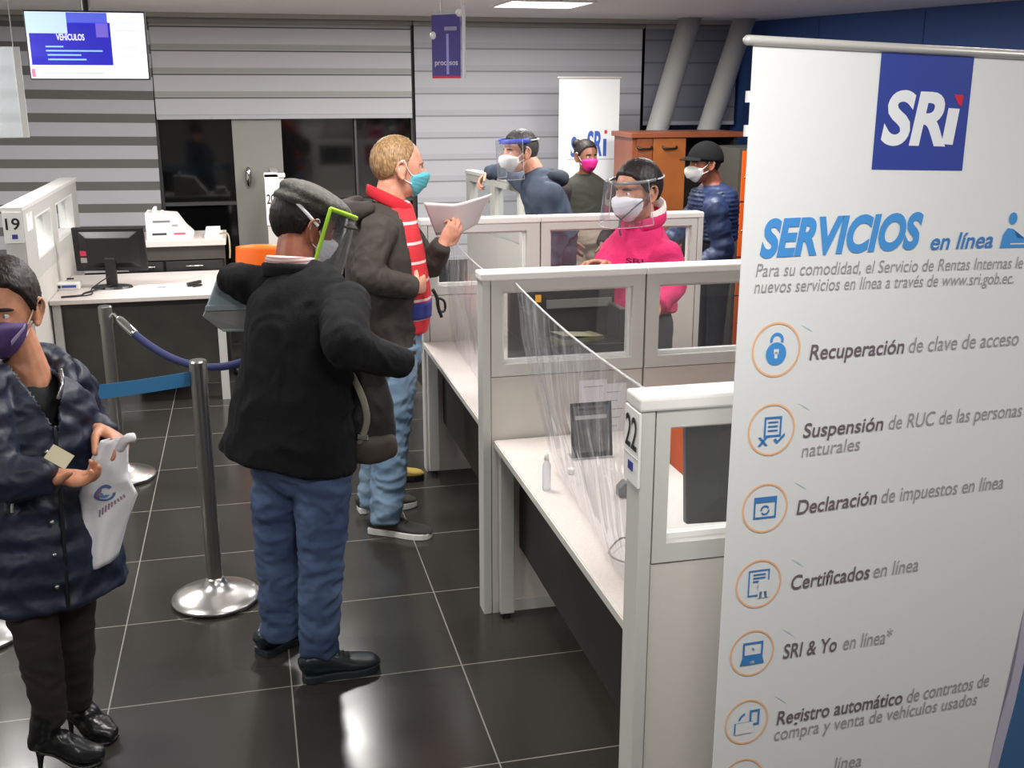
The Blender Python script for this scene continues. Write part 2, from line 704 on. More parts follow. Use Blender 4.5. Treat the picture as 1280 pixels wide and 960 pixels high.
def seg(x0, x1, Y, wx0, wx1, label, post0=True, post1=False, z0=0.965, pane=True):
    """one free-standing section of counter divider in the plane y = Y"""
    t = thing('counter_divider', ((x0 + x1) / 2, Y, 0), label, 'divider', 'window-topped counter dividers')
    y0, y1 = Y - PW / 2, Y + PW / 2
    HT = 1.325
    xa = x0 + (0.035 if post0 else 0.004)
    xb = x1 - (0.035 if post1 else 0.004)
    bm = B()
    wz0, wz1 = 1.01, 1.285
    box(bm, (xa, y0, z0), (wx0, y1, HT))
    box(bm, (wx1, y0, z0), (xb, y1, HT))
    box(bm, (wx0, y0, z0), (wx1, y1, wz0))
    box(bm, (wx0, y0, wz1), (wx1, y1, HT))
    ob('frame', bm, GREY, t)
    bm = B()
    ring_bar(bm, wx0, wx1, wz0, wz1, 0.012, Y - 0.012, Y + 0.012)
    ob('window_bead', bm, WHITE, t)
    if pane:
        ob('pane', boxb((wx0 + 0.012, Y - 0.003, wz0 + 0.012), (wx1 - 0.012, Y + 0.003, wz1 - 0.012)), GLASS, t)
    ob('lower_panel', boxb((xa, y0 + 0.004, 0.05), (xb, y1 - 0.004, z0 - 0.004)), FABRIC, t)
    ob('base_rail', boxb((xa, y0 + 0.002, 0.0), (xb, y1 - 0.002, 0.05)), GREY, t)
    ob('top_cap', boxb((x0 - 0.006 if post0 else x0, y0 - 0.008, HT), (x1, y1 + 0.008, 1.356)), CAPM, t, bevel=0.006)
    if post0:
        ob('end_post', boxb((x0, y0 - 0.002, 0), (x0 + 0.032, y1 + 0.002, HT)), GREY, t, bevel=0.003)
    if post1:
        ob('end_post', boxb((x1 - 0.032, y0 - 0.002, 0), (x1, y1 + 0.002, HT)), GREY, t, bevel=0.003)
    return t


R1, R2, R3 = 2.145, 3.82, 5.495
d22 = seg(0.80, 1.435, R1, 0.868, 1.385, 'grey counter divider carrying the number 22 plate beside the tall banner')
seg(1.435, 2.39, R1, 1.49, 2.33, 'grey counter divider section hidden behind the tall banner', post0=False, post1=True)
seg(0.805, 1.437, R2, 0.882, 1.387, 'grey windowed counter divider holding the upper end of the clear film')
seg(1.437, 2.39, R2, 1.492, 2.33, 'grey windowed counter divider in front of the pink jacket', post0=False, post1=True)
seg(0.85, 1.479, R3, 0.93, 1.405, 'grey windowed counter divider behind the held sheet of paper')
seg(1.479, 2.391, R3, 1.531, 2.325, 'grey windowed counter divider behind the pink jacket', post0=False, post1=True)

# number plate 22 on the end of the first divider
yc = R1
pl = ob('number_plate', boxb((0.793, yc - 0.046, 1.15), (0.799, yc + 0.046, 1.322)), WHITE, bevel=0.001)
tag(pl, 'white number plate reading 22 beside the tall banner', 'number plate')
DIG = mat('plate black print', (28, 28, 30), 0.6)
text_on('number', '22', DIG, pl, V((0.793, yc + 0.036, 1.232)), V((0, -1, 0)), V((0, 0, 1)), 0.072, 0.072, bold=0.01)
NAVY = mat('navy print', (52, 58, 140), 0.6)
bm = B()
box(bm, (0.791, yc - 0.014, 1.18), (0.793, yc + 0.014, 1.2))
ob('logo_mark', bm, NAVY, pl)
ob('plate_line', boxb((0.7915, yc - 0.042, 1.214), (0.793, yc + 0.042, 1.2155)), mat('plate line', (170, 170, 172), 0.6), pl)

# ------------------------------------------------------------------ counter desks
def counter(ya, yb, label, legs=True, x1=1.62):
    t = thing('counter_desk', (1.2, (ya + yb) / 2, 0), label, 'desk', 'white counter desks')
    ob('desk_top', boxb((0.85, ya, 0.69), (x1, yb, 0.72)), DESK, t, bevel=0.004)
    ob('modesty_panel', boxb((0.945, ya + 0.005, 0.28), (0.963, yb - 0.005, 0.688)), DARK, t)
    ob('edge_band', boxb((0.846, ya + 0.002, 0.694), (0.8505, yb - 0.002, 0.717)), mat('desk edge', (206, 203, 196), 0.4), t)
    if legs:
        for y, x in ((yb - 0.05, 0.86), (yb - 0.05, x1 - 0.07), (ya + 0.02, x1 - 0.07)):
            bm = boxb((x, y, 0.02), (x + 0.055, y + 0.035, 0.69))
            lg = ob('leg', bm, GREY, t, bevel=0.004)
            bm = B()
            cyl(bm, (x + 0.028, y + 0.017, 0), (x + 0.028, y + 0.017, 0.022), 0.016)
            ob('levelling_foot', bm, BLACK, lg)
    return t


counter(R1 + 0.045, R2 - 0.045, 'white counter desk at window 22 under the clear film', x1=1.395)
counter(R2 + 0.045, R3 - 0.045, 'white counter desk where the man in striped polo stands', x1=1.53)
counter(R3 + 0.045, R3 + 1.4, 'white counter desk beyond the last windowed divider')

# ------------------------------------------------------------------ clear film sheets
FILM = clear('clear plastic film', (250, 250, 252), 0.12, 0.08, haze=0.08, hazecol=(240, 240, 244), streak=(26, 1.3, 1))


def film(A, Bp, bot, label, seed, e0=0.0):
    A, Bp = V(A), V(Bp)
    b0, b1 = V(bot[0]), V(bot[1])

    def fn(u, v):
        top = A.lerp(Bp, u)
        top.z -= 0.02 * sin(pi * u)
        lo = b0.lerp(b1, u)
        p = top.lerp(lo, v)
        p.x += e0 * v * (1 - v)
        n1 = noise.noise(V((u * 17 + seed, v * 1.6, seed)))
        n2 = noise.noise(V((u * 40 + seed, v * 2.5, seed + 4)))
        k = min(1, v * 5) * 0.6 + 0.25
        p.x += (0.012 * n1 + 0.005 * n2) * k + 0.012 * noise.noise(V((u * 4, v * 4, seed))) * k
        p.z += 0.004 * n2 * (1 - v)
        if p.z < 0.7215:
            p.z = 0.7215 + 0.003 * (n2 + 0.5) ** 2
        return p
    o = ob('plastic_film', grid_sheet(fn, 90, 46), FILM, smooth=True)
    tag(o, label, 'plastic film', 'clear film hung across the counters')
    bm = B()
    wire(bm, [A.lerp(Bp, i / 8) + V((0, 0, -0.02 * sin(pi * i / 8))) for i in range(9)], 0.0035, 6, 2)
    ob('film_edge', bm, clear('film edge', (255, 255, 255), 0.3, 0.2, haze=0.55, hazecol=(240, 240, 242)), o, smooth=True)
    return o


film((0.93, R2 - 0.05, 1.315), (0.845, R1 + 0.05, 1.345), ((0.985, 3.36, 0.7216), (0.90, R1 + 0.06, 0.7216)),
     'clear plastic film slanting across the counter at window 22', 3, -0.10)
film((0.98, R3 - 0.05, 1.30), (0.86, R2 + 0.05, 1.33), ((1.0, R3 - 0.06, 0.7216), (0.93, R2 + 0.05, 0.7216)),
     'crinkled clear plastic film in front of the man in striped polo', 11, -0.05)

# ------------------------------------------------------------------ desk things in the first bay
t = thing('notice_holder', at(742, 571, 3.22), 'black framed grey notice in a clear stand on the counter at window 22', 'notice')
c0 = atz(742, 572, 0.721)
yv = c0.y
bx0, bx1 = at(715, 570, yv).x, at(766, 566, yv).x
t.location = c0
hN = at(740, 502, yv + 0.03).z - 0.722
M = Matrix.Translation(V((bx0, yv, 0.722))) @ Matrix.Rotation(radians(-9), 4, 'X')
w_ = bx1 - bx0
ob('card', boxb((0, 0, 0.002), (w_, 0.004, hN), M), mat('notice card black', (36, 37, 40), 0.35), t)
ob('notice_sheet', boxb((0.01, -0.0015, 0.02), (w_ - 0.01, 0.0, hN - 0.012), M), mat('notice grey print', (104, 106, 110), 0.5, vary=(28, (74, 76, 80))), t)
ob('printed_line', boxb((0.016, -0.0025, hN * 0.70), (w_ - 0.02, -0.0015, hN * 0.77), M), mat('notice pale line', (190, 192, 196), 0.5), t)
ob('heading_line', boxb((0.03, -0.0025, hN * 0.86), (w_ - 0.03, -0.0015, hN * 0.9), M), mat('notice dark line', (44, 45, 48), 0.5), t)
ob('stand_foot', boxb((0, -0.02, 0.0), (w_, 0.06, 0.003), Matrix.Translation(V((bx0, yv, 0.7212)))), ACRYL, t)

def wall_sheet(p0, p1, Y, label, lines=6, seed=0):
    a, b_ = at(p0[0], p0[1], Y), at(p1[0], p1[1], Y)
    o = ob('paper_sheet', boxb((a.x, Y - 0.0012, b_.z), (b_.x, Y, a.z)), PAPER)
    tag(o, label, 'paper', 'papers taped to the divider')
    bm = B()
    h = a.z - b_.z
    w = b_.x - a.x
    for k in range(lines):
        z = b_.z + h * (0.12 + 0.75 * k / max(lines - 1, 1))
        box(bm, (a.x + w * 0.15, Y - 0.002, z), (a.x + w * (0.62 + 0.25 * ((k * 7 + seed) % 3) / 2), Y - 0.0012, z + 0.003))
    ob('printed_lines', bm, mat('grey print', (150, 150, 156), 0.7), o)


wall_sheet((724, 476), (757, 540), R2 - 0.042, 'blank looking white sheet taped to the divider behind the framed notice', 3)
wall_sheet((754, 480), (781, 562), R2 - 0.0435, 'white sheet with printed lines taped low on the divider beside number 22', 7, 1)

p = atz(683, 612, 0.721)
t = thing('sanitizer_bottle', p, 'small clear bottle of hand gel on the counter at window 22', 'bottle')
bm = B()
lathe(bm, [(0, 0), (0.013, 0), (0.0145, 0.006), (0.0145, 0.085), (0.008, 0.1), (0.007, 0.104), (0, 0.104)], p, 20)
ob('body', bm, clear('bottle plastic', (245, 248, 250), 0.15, 0.08, haze=0.3), t, smooth=True)
bm = B()
lathe(bm, [(0, 0.104), (0.008, 0.104), (0.008, 0.122), (0.005, 0.124), (0.005, 0.135), (0, 0.135)], p, 16)
ob('cap', bm, WHITE, t, smooth=True)
p = atz(714, 592, 0.721)
t = thing('pill_box', p, 'tiny white lidded pot in front of the framed notice', 'pot')
bm = B()
lathe(bm, [(0, 0), (0.012, 0), (0.013, 0.012), (0, 0.012)], p, 16)
ob('body', bm, WHITE, t)
bm = B()
lathe(bm, [(0, 0.012), (0.0142, 0.012), (0.0142, 0.018), (0.012, 0.02), (0, 0.02)], p, 16)
ob('lid', bm, WHITE, t)
# looped cable beside the post of divider 22
bm = B()
wire(bm, [atz(800, 680, 0.732), atz(779, 672, 0.738), atz(764, 684, 0.735), atz(762, 692, 0.732), atz(772, 700, 0.732), atz(795, 706, 0.732)], 0.0028, 8, 5)
o = ob('cable', bm, mat('grey cable', (96, 92, 92), 0.5), smooth=True)
tag(o, 'thin grey cable looped on the counter at window 22', 'cable')
p = atz(790, 618, 0.721)
t = thing('tape_dispenser', p, 'small grey tape dispenser peeping past the number 22 post', 'tape dispenser')
bm = prism(B(), [(-0.05, 0), (0.05, 0), (0.05, 0.02), (0.02, 0.05), (-0.03, 0.05), (-0.05, 0.03)], -0.02, 0.02,
           Matrix.Translation(p) @ Matrix.Rotation(pi / 2, 4, 'X'))
ob('body', bm, mat('mid grey plastic', (112, 112, 112), 0.5), t, bevel=0.003)
bm = B()
tube(bm, [p + V((0, -0.012, 0.045)), p + V((0, 0.012, 0.045))], [0.025, 0.025], k=1, caps=(0, 0), n=20)
ob('tape_roll', bm, mat('tape', (205, 200, 190), 0.4), t, smooth=True)


# ------------------------------------------------------------------ monitors
def monitor(c, w, h, yaw, label, tilt=8, light=None, tag_red=False, z=0.72, group=None, lift=0.11):
    """monitor at c with its screen along local -y... back along +y"""
    t = thing('monitor', (c[0], c[1], z), label, 'monitor', group)
    R = Matrix.Translation(V((c[0], c[1], z))) @ Matrix.Rotation(yaw, 4, 'Z')
    T = R @ Matrix.Translation(V((0, 0, lift + h / 2))) @ Matrix.Rotation(radians(tilt), 4, 'X')
    ob('housing', boxb((-w / 2, -0.012, -h / 2), (w / 2, 0.022, h / 2), T), BLACK, t, bevel=0.006)
    bk = B()
    vs = [T @ V((x * w * s, y, zz * h * s2)) for (y, s, s2) in ((0.022, 0.42, 0.42), (0.05, 0.3, 0.28)) for x, zz in ((-1, -1), (1, -1), (1, 1), (-1, 1))]
    q = [bk.verts.new(v) for v in vs]
    bk.faces.new(q[4:])
    for i in range(4):
        bk.faces.new((q[i], q[(i + 1) % 4], q[4 + (i + 1) % 4], q[4 + i]))
    bk.faces.new(q[:4][::-1])
    ob('rear_bulge', bk, BLACK, t, bevel=0.004)
    ob('screen', boxb((-w / 2 + 0.012, -0.0135, -h / 2 + 0.014), (w / 2 - 0.012, -0.012, h / 2 - 0.012), T), mat('dark screen', (14, 15, 18), 0.15), t)
    ob('vent_strip', boxb((-w * 0.38, 0.0225, h * 0.30), (w * 0.38, 0.026, h * 0.37), T), mat('monitor grey strip', (92, 92, 92), 0.35), t)
    bm = boxb((-0.035, -0.035, 0.012), (0.035, -0.01, 0.2), R) if lift < 0.1 else boxb((-0.035, 0.02, 0.012), (0.035, 0.05, 0.2), R)
    ob('neck', bm, BLACK, t, bevel=0.005)
    bm = B()
    tube(bm, [R @ V((0, 0.03, 0.001)), R @ V((0, 0.03, 0.014))], [(0.13, 0.09), (0.12, 0.08)], k=1, caps=(0, 0), n=28, side=R.to_3x3() @ V((1, 0, 0)))
    ob('foot', bm, BLACK, t)
    if tag_red:
        for dz, c_, nm in ((-0.02, (214, 52, 92), 'red_sticker'), (-0.065, (170, 168, 166), 'grey_sticker')):
            ob(nm, boxb((w * 0.36 - 0.02, 0.02, dz - 0.016), (w * 0.36 + 0.02, 0.046, dz + 0.016), T), mat(nm, c_, 0.5), t)
    return t


# bay behind divider 22: black monitor seen through the window, orange chair
monitor((1.40, 2.74), 0.44, 0.38, radians(176), 'black monitor seen through the window of divider 22', group='staff monitors', lift=0.055)
# bay in front of the pink jacket: black office printer with paper in its tray
Yp_ = 4.12
xa, xb = at(660, 420, Yp_).x, at(783, 420, Yp_).x
zt = at(720, 371, Yp_).z
t = thing('printer', ((xa + xb) / 2, Yp_, 0.72), 'black office printer with pale strip behind the slanting clear film', 'printer')
bm = B()
box(bm, (xa, Yp_, 0.72), (xb, Yp_ + 0.36, zt - 0.2))
box(bm, (xa, Yp_ + 0.16, zt - 0.2), (xb, Yp_ + 0.36, zt))
box(bm, (xa, Yp_, zt - 0.2), (xa + 0.03, Yp_ + 0.16, zt - 0.06))
box(bm, (xb - 0.03, Yp_, zt - 0.2), (xb, Yp_ + 0.16, zt - 0.06))
ob('body', bm, mat('printer black', (38, 38, 37), 0.45), t, bevel=0.004)
ob('control_strip', boxb((xa + 0.12, Yp_ + 0.152, zt - 0.075), (xb - 0.015, Yp_ + 0.16, zt - 0.04)), mat('printer grey strip', (112, 112, 108), 0.35), t)
ob('scanner_lid', boxb((xa + 0.005, Yp_ + 0.165, zt), (xb - 0.005, Yp_ + 0.355, zt + 0.018)), BLACK, t, bevel=0.004)
ob('sticky_note', boxb((xa + 0.07, Yp_ + 0.149, zt - 0.045), (xa + 0.095, Yp_ + 0.152, zt - 0.015)), mat('amber note', (242, 168, 36), 0.6), t)
ob('paper_drawer', boxb((xa + 0.03, Yp_ - 0.004, 0.74), (xb - 0.03, Yp_, 0.83)), mat('printer drawer', (50, 50, 49), 0.4), t)
M = Matrix.Translation(V(((xa + xb) / 2 + 0.02, Yp_ + 0.075, zt - 0.199))) @ Matrix.Rotation(0.3, 4, 'Z')
mk = thing('paper_stack', M.translation, 'olive tinted papers lying in the black printer tray', 'papers')
ob('lower_sheets', boxb((-0.1, -0.05, 0), (0.1, 0.05, 0.02), M), mat('olive card', (112, 108, 84), 0.7), mk)
ob('upper_sheet', boxb((-0.1, -0.05, 0), (0.09, 0.05, 0.002), M @ Matrix.Translation(V((0, 0, 0.026))) @ Matrix.Rotation(radians(7), 4, 'Y')), mat('pale olive card', (134, 130, 104), 0.7), mk)


def orange_chair(x, y, yaw, label, dz=0.0):
    t = thing('task_chair', (x, y, 0), label, 'chair', 'orange shell chairs of the staff')
    R = Matrix.Translation(V((x, y, 0))) @ Matrix.Rotation(yaw, 4, 'Z')

    def back(u, v):
        a = (u - 0.5) * 2
        w = 0.21 * (1 - 0.12 * v * v)
        return R @ V((a * w, 0.21 - 0.05 * a * a + 0.08 * v, 0.5 + dz + 0.47 * v - 0.02 * a * a * v))
    o = ob('backrest', grid_sheet(back, 12, 12), ORANGE, t, smooth=True)
    thicken(o, 0.012)

    def seat(u, v):
        a = (u - 0.5) * 2
        return R @ V((a * 0.22, -0.22 + 0.44 * v, 0.46 + 0.02 * a * a + 0.03 * max(0, v - 0.8) * 5 - 0.03 * max(0, 0.2 - v) * 5))
    o = ob('seat', grid_sheet(seat, 12, 12), ORANGE, t, smooth=True)
    thicken(o, 0.02)
    bm = B()
    cyl(bm, R @ V((0, 0, 0.08)), R @ V((0, 0, 0.45)), 0.025)
    ob('gas_lift', bm, BLACK, t, smooth=True)
    for k in range(5):
        an = 2 * pi * k / 5 + 0.3
        bm = B()
        tube(bm, [R @ V((0, 0, 0.1)), R @ V((0.28 * cos(an), 0.28 * sin(an), 0.065))], [0.024, 0.014], k=1)
        lg = ob('base_arm', bm, BLACK, t, smooth=True)
        bm = B()
        q = R @ V((0.28 * cos(an), 0.28 * sin(an), 0.028))
        tube(bm, [q - V((0.012, 0, 0)), q + V((0.012, 0, 0))], [0.027, 0.027], k=1, caps=(0.2, 0.2))
        ob('caster', bm, BLACK, lg, smooth=True)
    bm = B()
    wire(bm, [R @ V((0, 0.05, 0.44)), R @ V((0, 0.22, 0.44)), R @ V((0, 0.27, 0.6))], 0.016)
    ob('back_bar', bm, BLACK, t, smooth=True)
    return t


orange_chair(1.655, 3.3, radians(4), 'orange staff chair behind the black monitor at window 22', -0.1)
orange_chair(at(788, 400, 4.97).x, 5.2, radians(180), 'orange staff chair beside the pink jacket')
p = at(312, 292, 7.75)
orange_chair(0.13, 7.85, radians(170), 'orange staff chair at the empty desk with the credenza')


# ------------------------------------------------------------------ desk 19, its divider and the credenza
t = thing('counter_desk', (-0.66, 7.6, 0), 'white desk with dark front carrying the monitor with red sticker', 'desk')
ob('desk_top', boxb((-1.24, 7.12, 0.69), (-0.18, 8.1, 0.72)), DESK, t, bevel=0.004)
ob('modesty_panel', boxb((-1.235, 7.2, 0.12), (-0.19, 7.22, 0.69)), mat('dark olive laminate', (62, 60, 54), 0.55, vary=(6, (52, 50, 46))), t)
for x in (-1.235, -0.24):
    ob('leg', boxb((x, 7.17, 0), (x + 0.05, 7.2, 0.69)), GREY, t)

t = thing('counter_divider', (-1.35, 7.7, 0), 'grey divider with number 19 plate beside the desk monitor', 'divider')
xa, xb = -1.345, -1.242
bm = B()
ya, yb = 6.62, 8.75
win = ((6.98, 7.55), (7.75, 8.5))
box(bm, (xa, ya, 0.9), (xb, yb, 1.0))
box(bm, (xa, ya, 1.26), (xb, yb, 1.325))
for a, b_ in ((ya, win[0][0]), (win[0][1], win[1][0]), (win[1][1], yb)):
    box(bm, (xa, a, 1.0), (xb, b_, 1.26))
ob('frame', bm, GREY, t)
for a, b_ in win:
    bm = B()
    ring_bar(bm, a, b_, 1.0, 1.26, 0.014, 0, 0.1)
    for v in bm.verts:
        v.co = V((xa + 0.001 + v.co.y * 1.01, v.co.x, v.co.z))
    ob('window_bead', bm, WHITE, t)
    ob('pane', boxb((-1.297, a + 0.014, 1.014), (-1.293, b_ - 0.014, 1.246)), GLASS, t)
ob('lower_panel', boxb((xa + 0.004, ya + 0.01, 0.05), (xb - 0.004, yb, 0.897)), FABRIC, t)
ob('base_rail', boxb((xa, ya + 0.01, 0), (xb, yb, 0.05)), GREY, t)
ob('top_cap', boxb((xa - 0.008, ya - 0.006, 1.325), (xb + 0.008, yb, 1.356)), CAPM, t, bevel=0.006)
ob('end_post', boxb((xa, ya - 0.004, 0), (xb, ya + 0.008, 1.325)), GREY, t)
pl = ob('number_plate', boxb((-1.347, ya - 0.012, 1.15), (-1.243, ya - 0.005, 1.325)), WHITE, bevel=0.001)
tag(pl, 'white number plate reading 19 above the dark haired woman', 'number plate')
text_on('number', '19', DIG, pl, V((-1.333, ya - 0.012, 1.228)), V((1, 0, 0)), V((0, 0, 1)), 0.076, 0.062, bold=0.015)
ob('logo_mark', boxb((-1.305, ya - 0.014, 1.175), (-1.275, ya - 0.012, 1.2)), NAVY, pl)
nt_ = ob('paper_sheet', boxb((-1.242, 6.72, 1.2), (-1.240, 6.9, 1.3)), PAPER)
tag(nt_, 'small white note stuck on the divider beside plate 19', 'paper')
ob('tape_strip', boxb((-1.240, 6.78, 1.28), (-1.2395, 6.84, 1.3)), mat('tape strip', (214, 210, 196), 0.4), nt_)
o = ob('paper_sheet', boxb((-1.2925, 7.84, 1.02), (-1.291, 8.08, 1.23)), PAPER)
tag(o, 'white sheet stuck inside the second window of divider 19', 'paper')
ob('printed_mark', boxb((-1.291, 7.92, 1.15), (-1.2905, 7.98, 1.18)), mat('grey print', (150, 150, 156), 0.7), o)

# credenza with two black drawers behind the desk
t = thing('credenza', (-0.45, 8.35, 0), 'low credenza with two black drawers below the dark window', 'cabinet')
ob('carcass', boxb((-0.86, 8.16, 0.0), (-0.19, 8.62, 0.9)), DARK, t)
ob('top', boxb((-0.88, 8.1, 0.9), (-0.17, 8.64, 0.945)), DESK, t, bevel=0.004)
ob('rail', boxb((-0.86, 8.13, 0.8), (-0.18, 8.16, 0.897)), mat('charcoal rail', (58, 56, 54), 0.5), t)
for xa, xb in ((-0.85, -0.62), (-0.60, -0.20)):
    dw = ob('drawer', boxb((xa, 8.135, 0.36), (xb, 8.158, 0.79)), mat('black drawer front', (30, 29, 28), 0.45), t, bevel=0.003)
    bm = B()
    xm = (xa + xb) / 2
    wire(bm, [(xm - 0.06, 8.135, 0.755), (xm - 0.058, 8.115, 0.755), (xm + 0.058, 8.115, 0.755), (xm + 0.06, 8.135, 0.755)], 0.006, 8, 1)
    ob('handle', bm, STEEL, dw, smooth=True)
# things on the credenza
c = at(215, 287, 8.3)
c.z = 0.946
t = thing('document_box', c, 'open white document box with papers on the credenza', 'box')
w = 0.17
bm = prism(B(), [(-0.17, 0), (0.15, 0), (0.15, 0.03), (0.1, 0.08), (0.04, 0.17), (-0.17, 0.19)], -0.13, 0.13,
           Matrix.Translation(c) @ Matrix.Rotation(pi / 2, 4, 'X'))
ob('carton', bm, WHITE, t, bevel=0.003)
for k in range(5):
    x = c.x - 0.12 + 0.045 * k
    ob('paper_edge', boxb((x, c.y - 0.11, c.z + 0.02), (x + 0.02, c.y + 0.1, c.z + 0.215 - 0.028 * k), Matrix()), PAPER, t)
for k, (a, b_, z, cc) in enumerate(((-0.13, -0.03, 0.03, (60, 60, 64)), (-0.12, 0.0, 0.12, (120, 120, 126)), (0.02, 0.1, 0.03, (206, 92, 120)), (0.01, 0.05, 0.09, (150, 150, 154)))):
    ob('printed_mark', boxb((c.x + a, c.y - 0.1325, c.z + z), (c.x + b_, c.y - 0.13, c.z + z + 0.016)), mat('carton mark %d' % k, cc, 0.6), t)
c = at(262, 287, 8.3)
c.z = 0.946
t = thing('paper_tray', c, 'flat white paper tray at the end of the credenza', 'tray')
ob('tray', boxb((c.x - 0.035, c.y - 0.14, c.z), (c.x + 0.09, c.y + 0.1, c.z + 0.025)), WHITE, t, bevel=0.003)
ob('sheets', boxb((c.x - 0.025, c.y - 0.12, c.z + 0.025), (c.x + 0.075, c.y + 0.08, c.z + 0.06)), PAPER, t)
bm = B()
wire(bm, [c + V((0.07, -0.13, 0.03)), c + V((0.13, -0.16, 0.03)), c + V((0.14, -0.2, -0.06)), c + V((0.135, -0.21, -0.14))], 0.006)
o = ob('cable', bm, mat('tan cable', (150, 140, 110), 0.5), smooth=True)
tag(o, 'pale cable hanging off the end of the credenza', 'cable')

# monitor with red sticker on desk 19
c = atz(143, 358, 0.72)
mon = monitor((c.x, 7.55), 0.46, 0.29, radians(172), 'black monitor turned away with a small red sticker', tilt=-6, tag_red=True, group='staff monitors')
p = atz(76, 362, 0.722)
t = thing('network_router', p, 'small white box with blue label on the desk by plate 19', 'router')
ob('case', boxb((p.x - 0.02, p.y - 0.02, 0.721), (p.x + 0.12, p.y + 0.1, 0.765)), WHITE, t, bevel=0.006)
ob('blue_label', boxb((p.x + 0.01, p.y - 0.022, 0.735), (p.x + 0.1, p.y - 0.02, 0.752)), mat('blue label', (70, 80, 160), 0.5), t)
ob('port', boxb((p.x - 0.012, p.y - 0.022, 0.733), (p.x + 0.004, p.y - 0.02, 0.752)), BLACK, t)
bm = B()
wire(bm, [(c.x, 7.5, 0.74), (c.x - 0.15, 7.33, 0.726), (p.x + 0.16, 7.24, 0.727), (p.x + 0.05, 7.2, 0.727)], 0.006)
wire(bm, [(c.x - 0.02, 7.5, 0.8), (c.x - 0.12, 7.42, 0.74), (p.x + 0.22, 7.26, 0.726), (p.x + 0.1, 7.21, 0.726)], 0.004)
o = ob('cable', bm, BLACK, smooth=True)
tag(o, 'black monitor cables running along the edge of desk 19', 'cable')
p = atz(214, 353, 0.722)
t = thing('paper_sheet', p, 'white printed sheet lying on desk 19 beside the monitor', 'paper')
M = Matrix.Translation(V((p.x, 7.42, 0.7212))) @ Matrix.Rotation(radians(-4), 4, 'Z')
ob('sheet', boxb((-0.15, -0.12, 0), (0.15, 0.12, 0.004), M), PAPER, t)
ob('printed_lines', boxb((-0.08, -0.04, 0.004), (-0.02, 0.05, 0.0046), M), mat('grey print', (150, 150, 156), 0.7), t)
p2 = atz(245, 351, 0.722)
t = thing('stapler', (p2.x, 7.4, 0.726), 'small black stapler on the white sheet on desk 19', 'stapler')
M = Matrix.Translation(V((p2.x, 7.42, 0.7256))) @ Matrix.Rotation(radians(25), 4, 'Z')
ob('base', boxb((-0.05, -0.016, 0), (0.05, 0.016, 0.01), M), BLACK, t, bevel=0.003)
ob('arm', boxb((-0.05, -0.014, 0.012), (0.05, 0.014, 0.032), M @ Matrix.Rotation(radians(-6), 4, 'Y')), BLACK, t, bevel=0.005)
p = atz(92, 337, 0.722)
o = ob('pen', wire(B(), [(p.x - 0.05, 7.9, 0.727), (p.x + 0.06, 7.92, 0.727)], 0.0055, 8, 1), BLACK, smooth=True)
tag(o, 'dark pen lying near the back of desk 19', 'pen')

# post with number 20
p = at(340, 215, 8.6)
t = thing('counter_divider', (p.x, 8.6, 0), 'grey divider end with number 20 plate in front of the pier', 'divider')
ob('end_post', boxb((p.x - 0.055, 8.56, 0), (p.x + 0.085, 8.64, 1.34)), GREY, t)
ob('top_cap', boxb((p.x - 0.065, 8.55, 1.34), (p.x + 0.095, 8.65, 1.37)), CAPM, t, bevel=0.005)
ob('panel', boxb((p.x + 0.0, 8.64, 0.02), (p.x + 0.06, 9.8, 1.34)), FABRIC, t)
pl = ob('number_plate', prism(B(), [(-0.06, 0), (0.085, 0), (0.085, 0.26), (0.03, 0.4), (-0.06, 0.4)], 0, 0.006, Matrix.Translation(V((p.x, 8.556, 0.98))) @ Matrix.Rotation(pi / 2, 4, 'X')), WHITE)
tag(pl, 'white number plate reading 20 beside the flat cap', 'number plate')
text_on('number', '20', DIG, pl, V((p.x - 0.052, 8.549, 1.145)), V((1, 0, 0)), V((0, 0, 1)), 0.062, 0.07, bold=0.01)
ob('plate_line', boxb((p.x - 0.055, 8.547, 1.245), (p.x + 0.08, 8.5495, 1.248)), mat('plate line', (170, 170, 172), 0.6), pl)

# divider under the visor man's arm
a, b_ = V((1.79, 8.83, 0)), V((1.96, 7.62, 0))
d = (b_ - a).normalized()
n = V((d.y, -d.x, 0))
M = Matrix((d, n, V((0, 0, 1)))).transposed().to_4x4()
M.translation = a
L = (b_ - a).length
t = thing('counter_divider', a, 'grey divider on which the man in the visor leans his arm', 'divider')
bm = B()
box(bm, (0, -0.035, 0.9), (L, 0.035, 1.0))
box(bm, (0, -0.035, 1.27), (L, 0.035, 1.325))
for u0, u1 in ((0, 0.08), (L * 0.5 - 0.05, L * 0.5 + 0.05), (L - 0.1, L)):
    box(bm, (u0, -0.035, 1.0), (u1, 0.035, 1.27))
for v in bm.verts:
    v.co = M @ v.co
ob('frame', bm, GREY, t)
for u0, u1 in ((0.08, L * 0.5 - 0.05), (L * 0.5 + 0.05, L - 0.1)):
    ob('pane', boxb((u0, -0.003, 1.0), (u1, 0.003, 1.27), M), GLASS, t)
ob('lower_panel', boxb((0.0, -0.03, 0.0), (L, 0.03, 0.9), M), FABRIC, t)
ob('top_cap', boxb((-0.005, -0.045, 1.325), (L + 0.005, 0.045, 1.356), M), CAPM, t, bevel=0.005)
ob('end_post', boxb((1.90, 7.53, 0), (2.04, 7.61, 1.33)), mat('end post ivory', (214, 213, 205), 0.5), t, bevel=0.004)

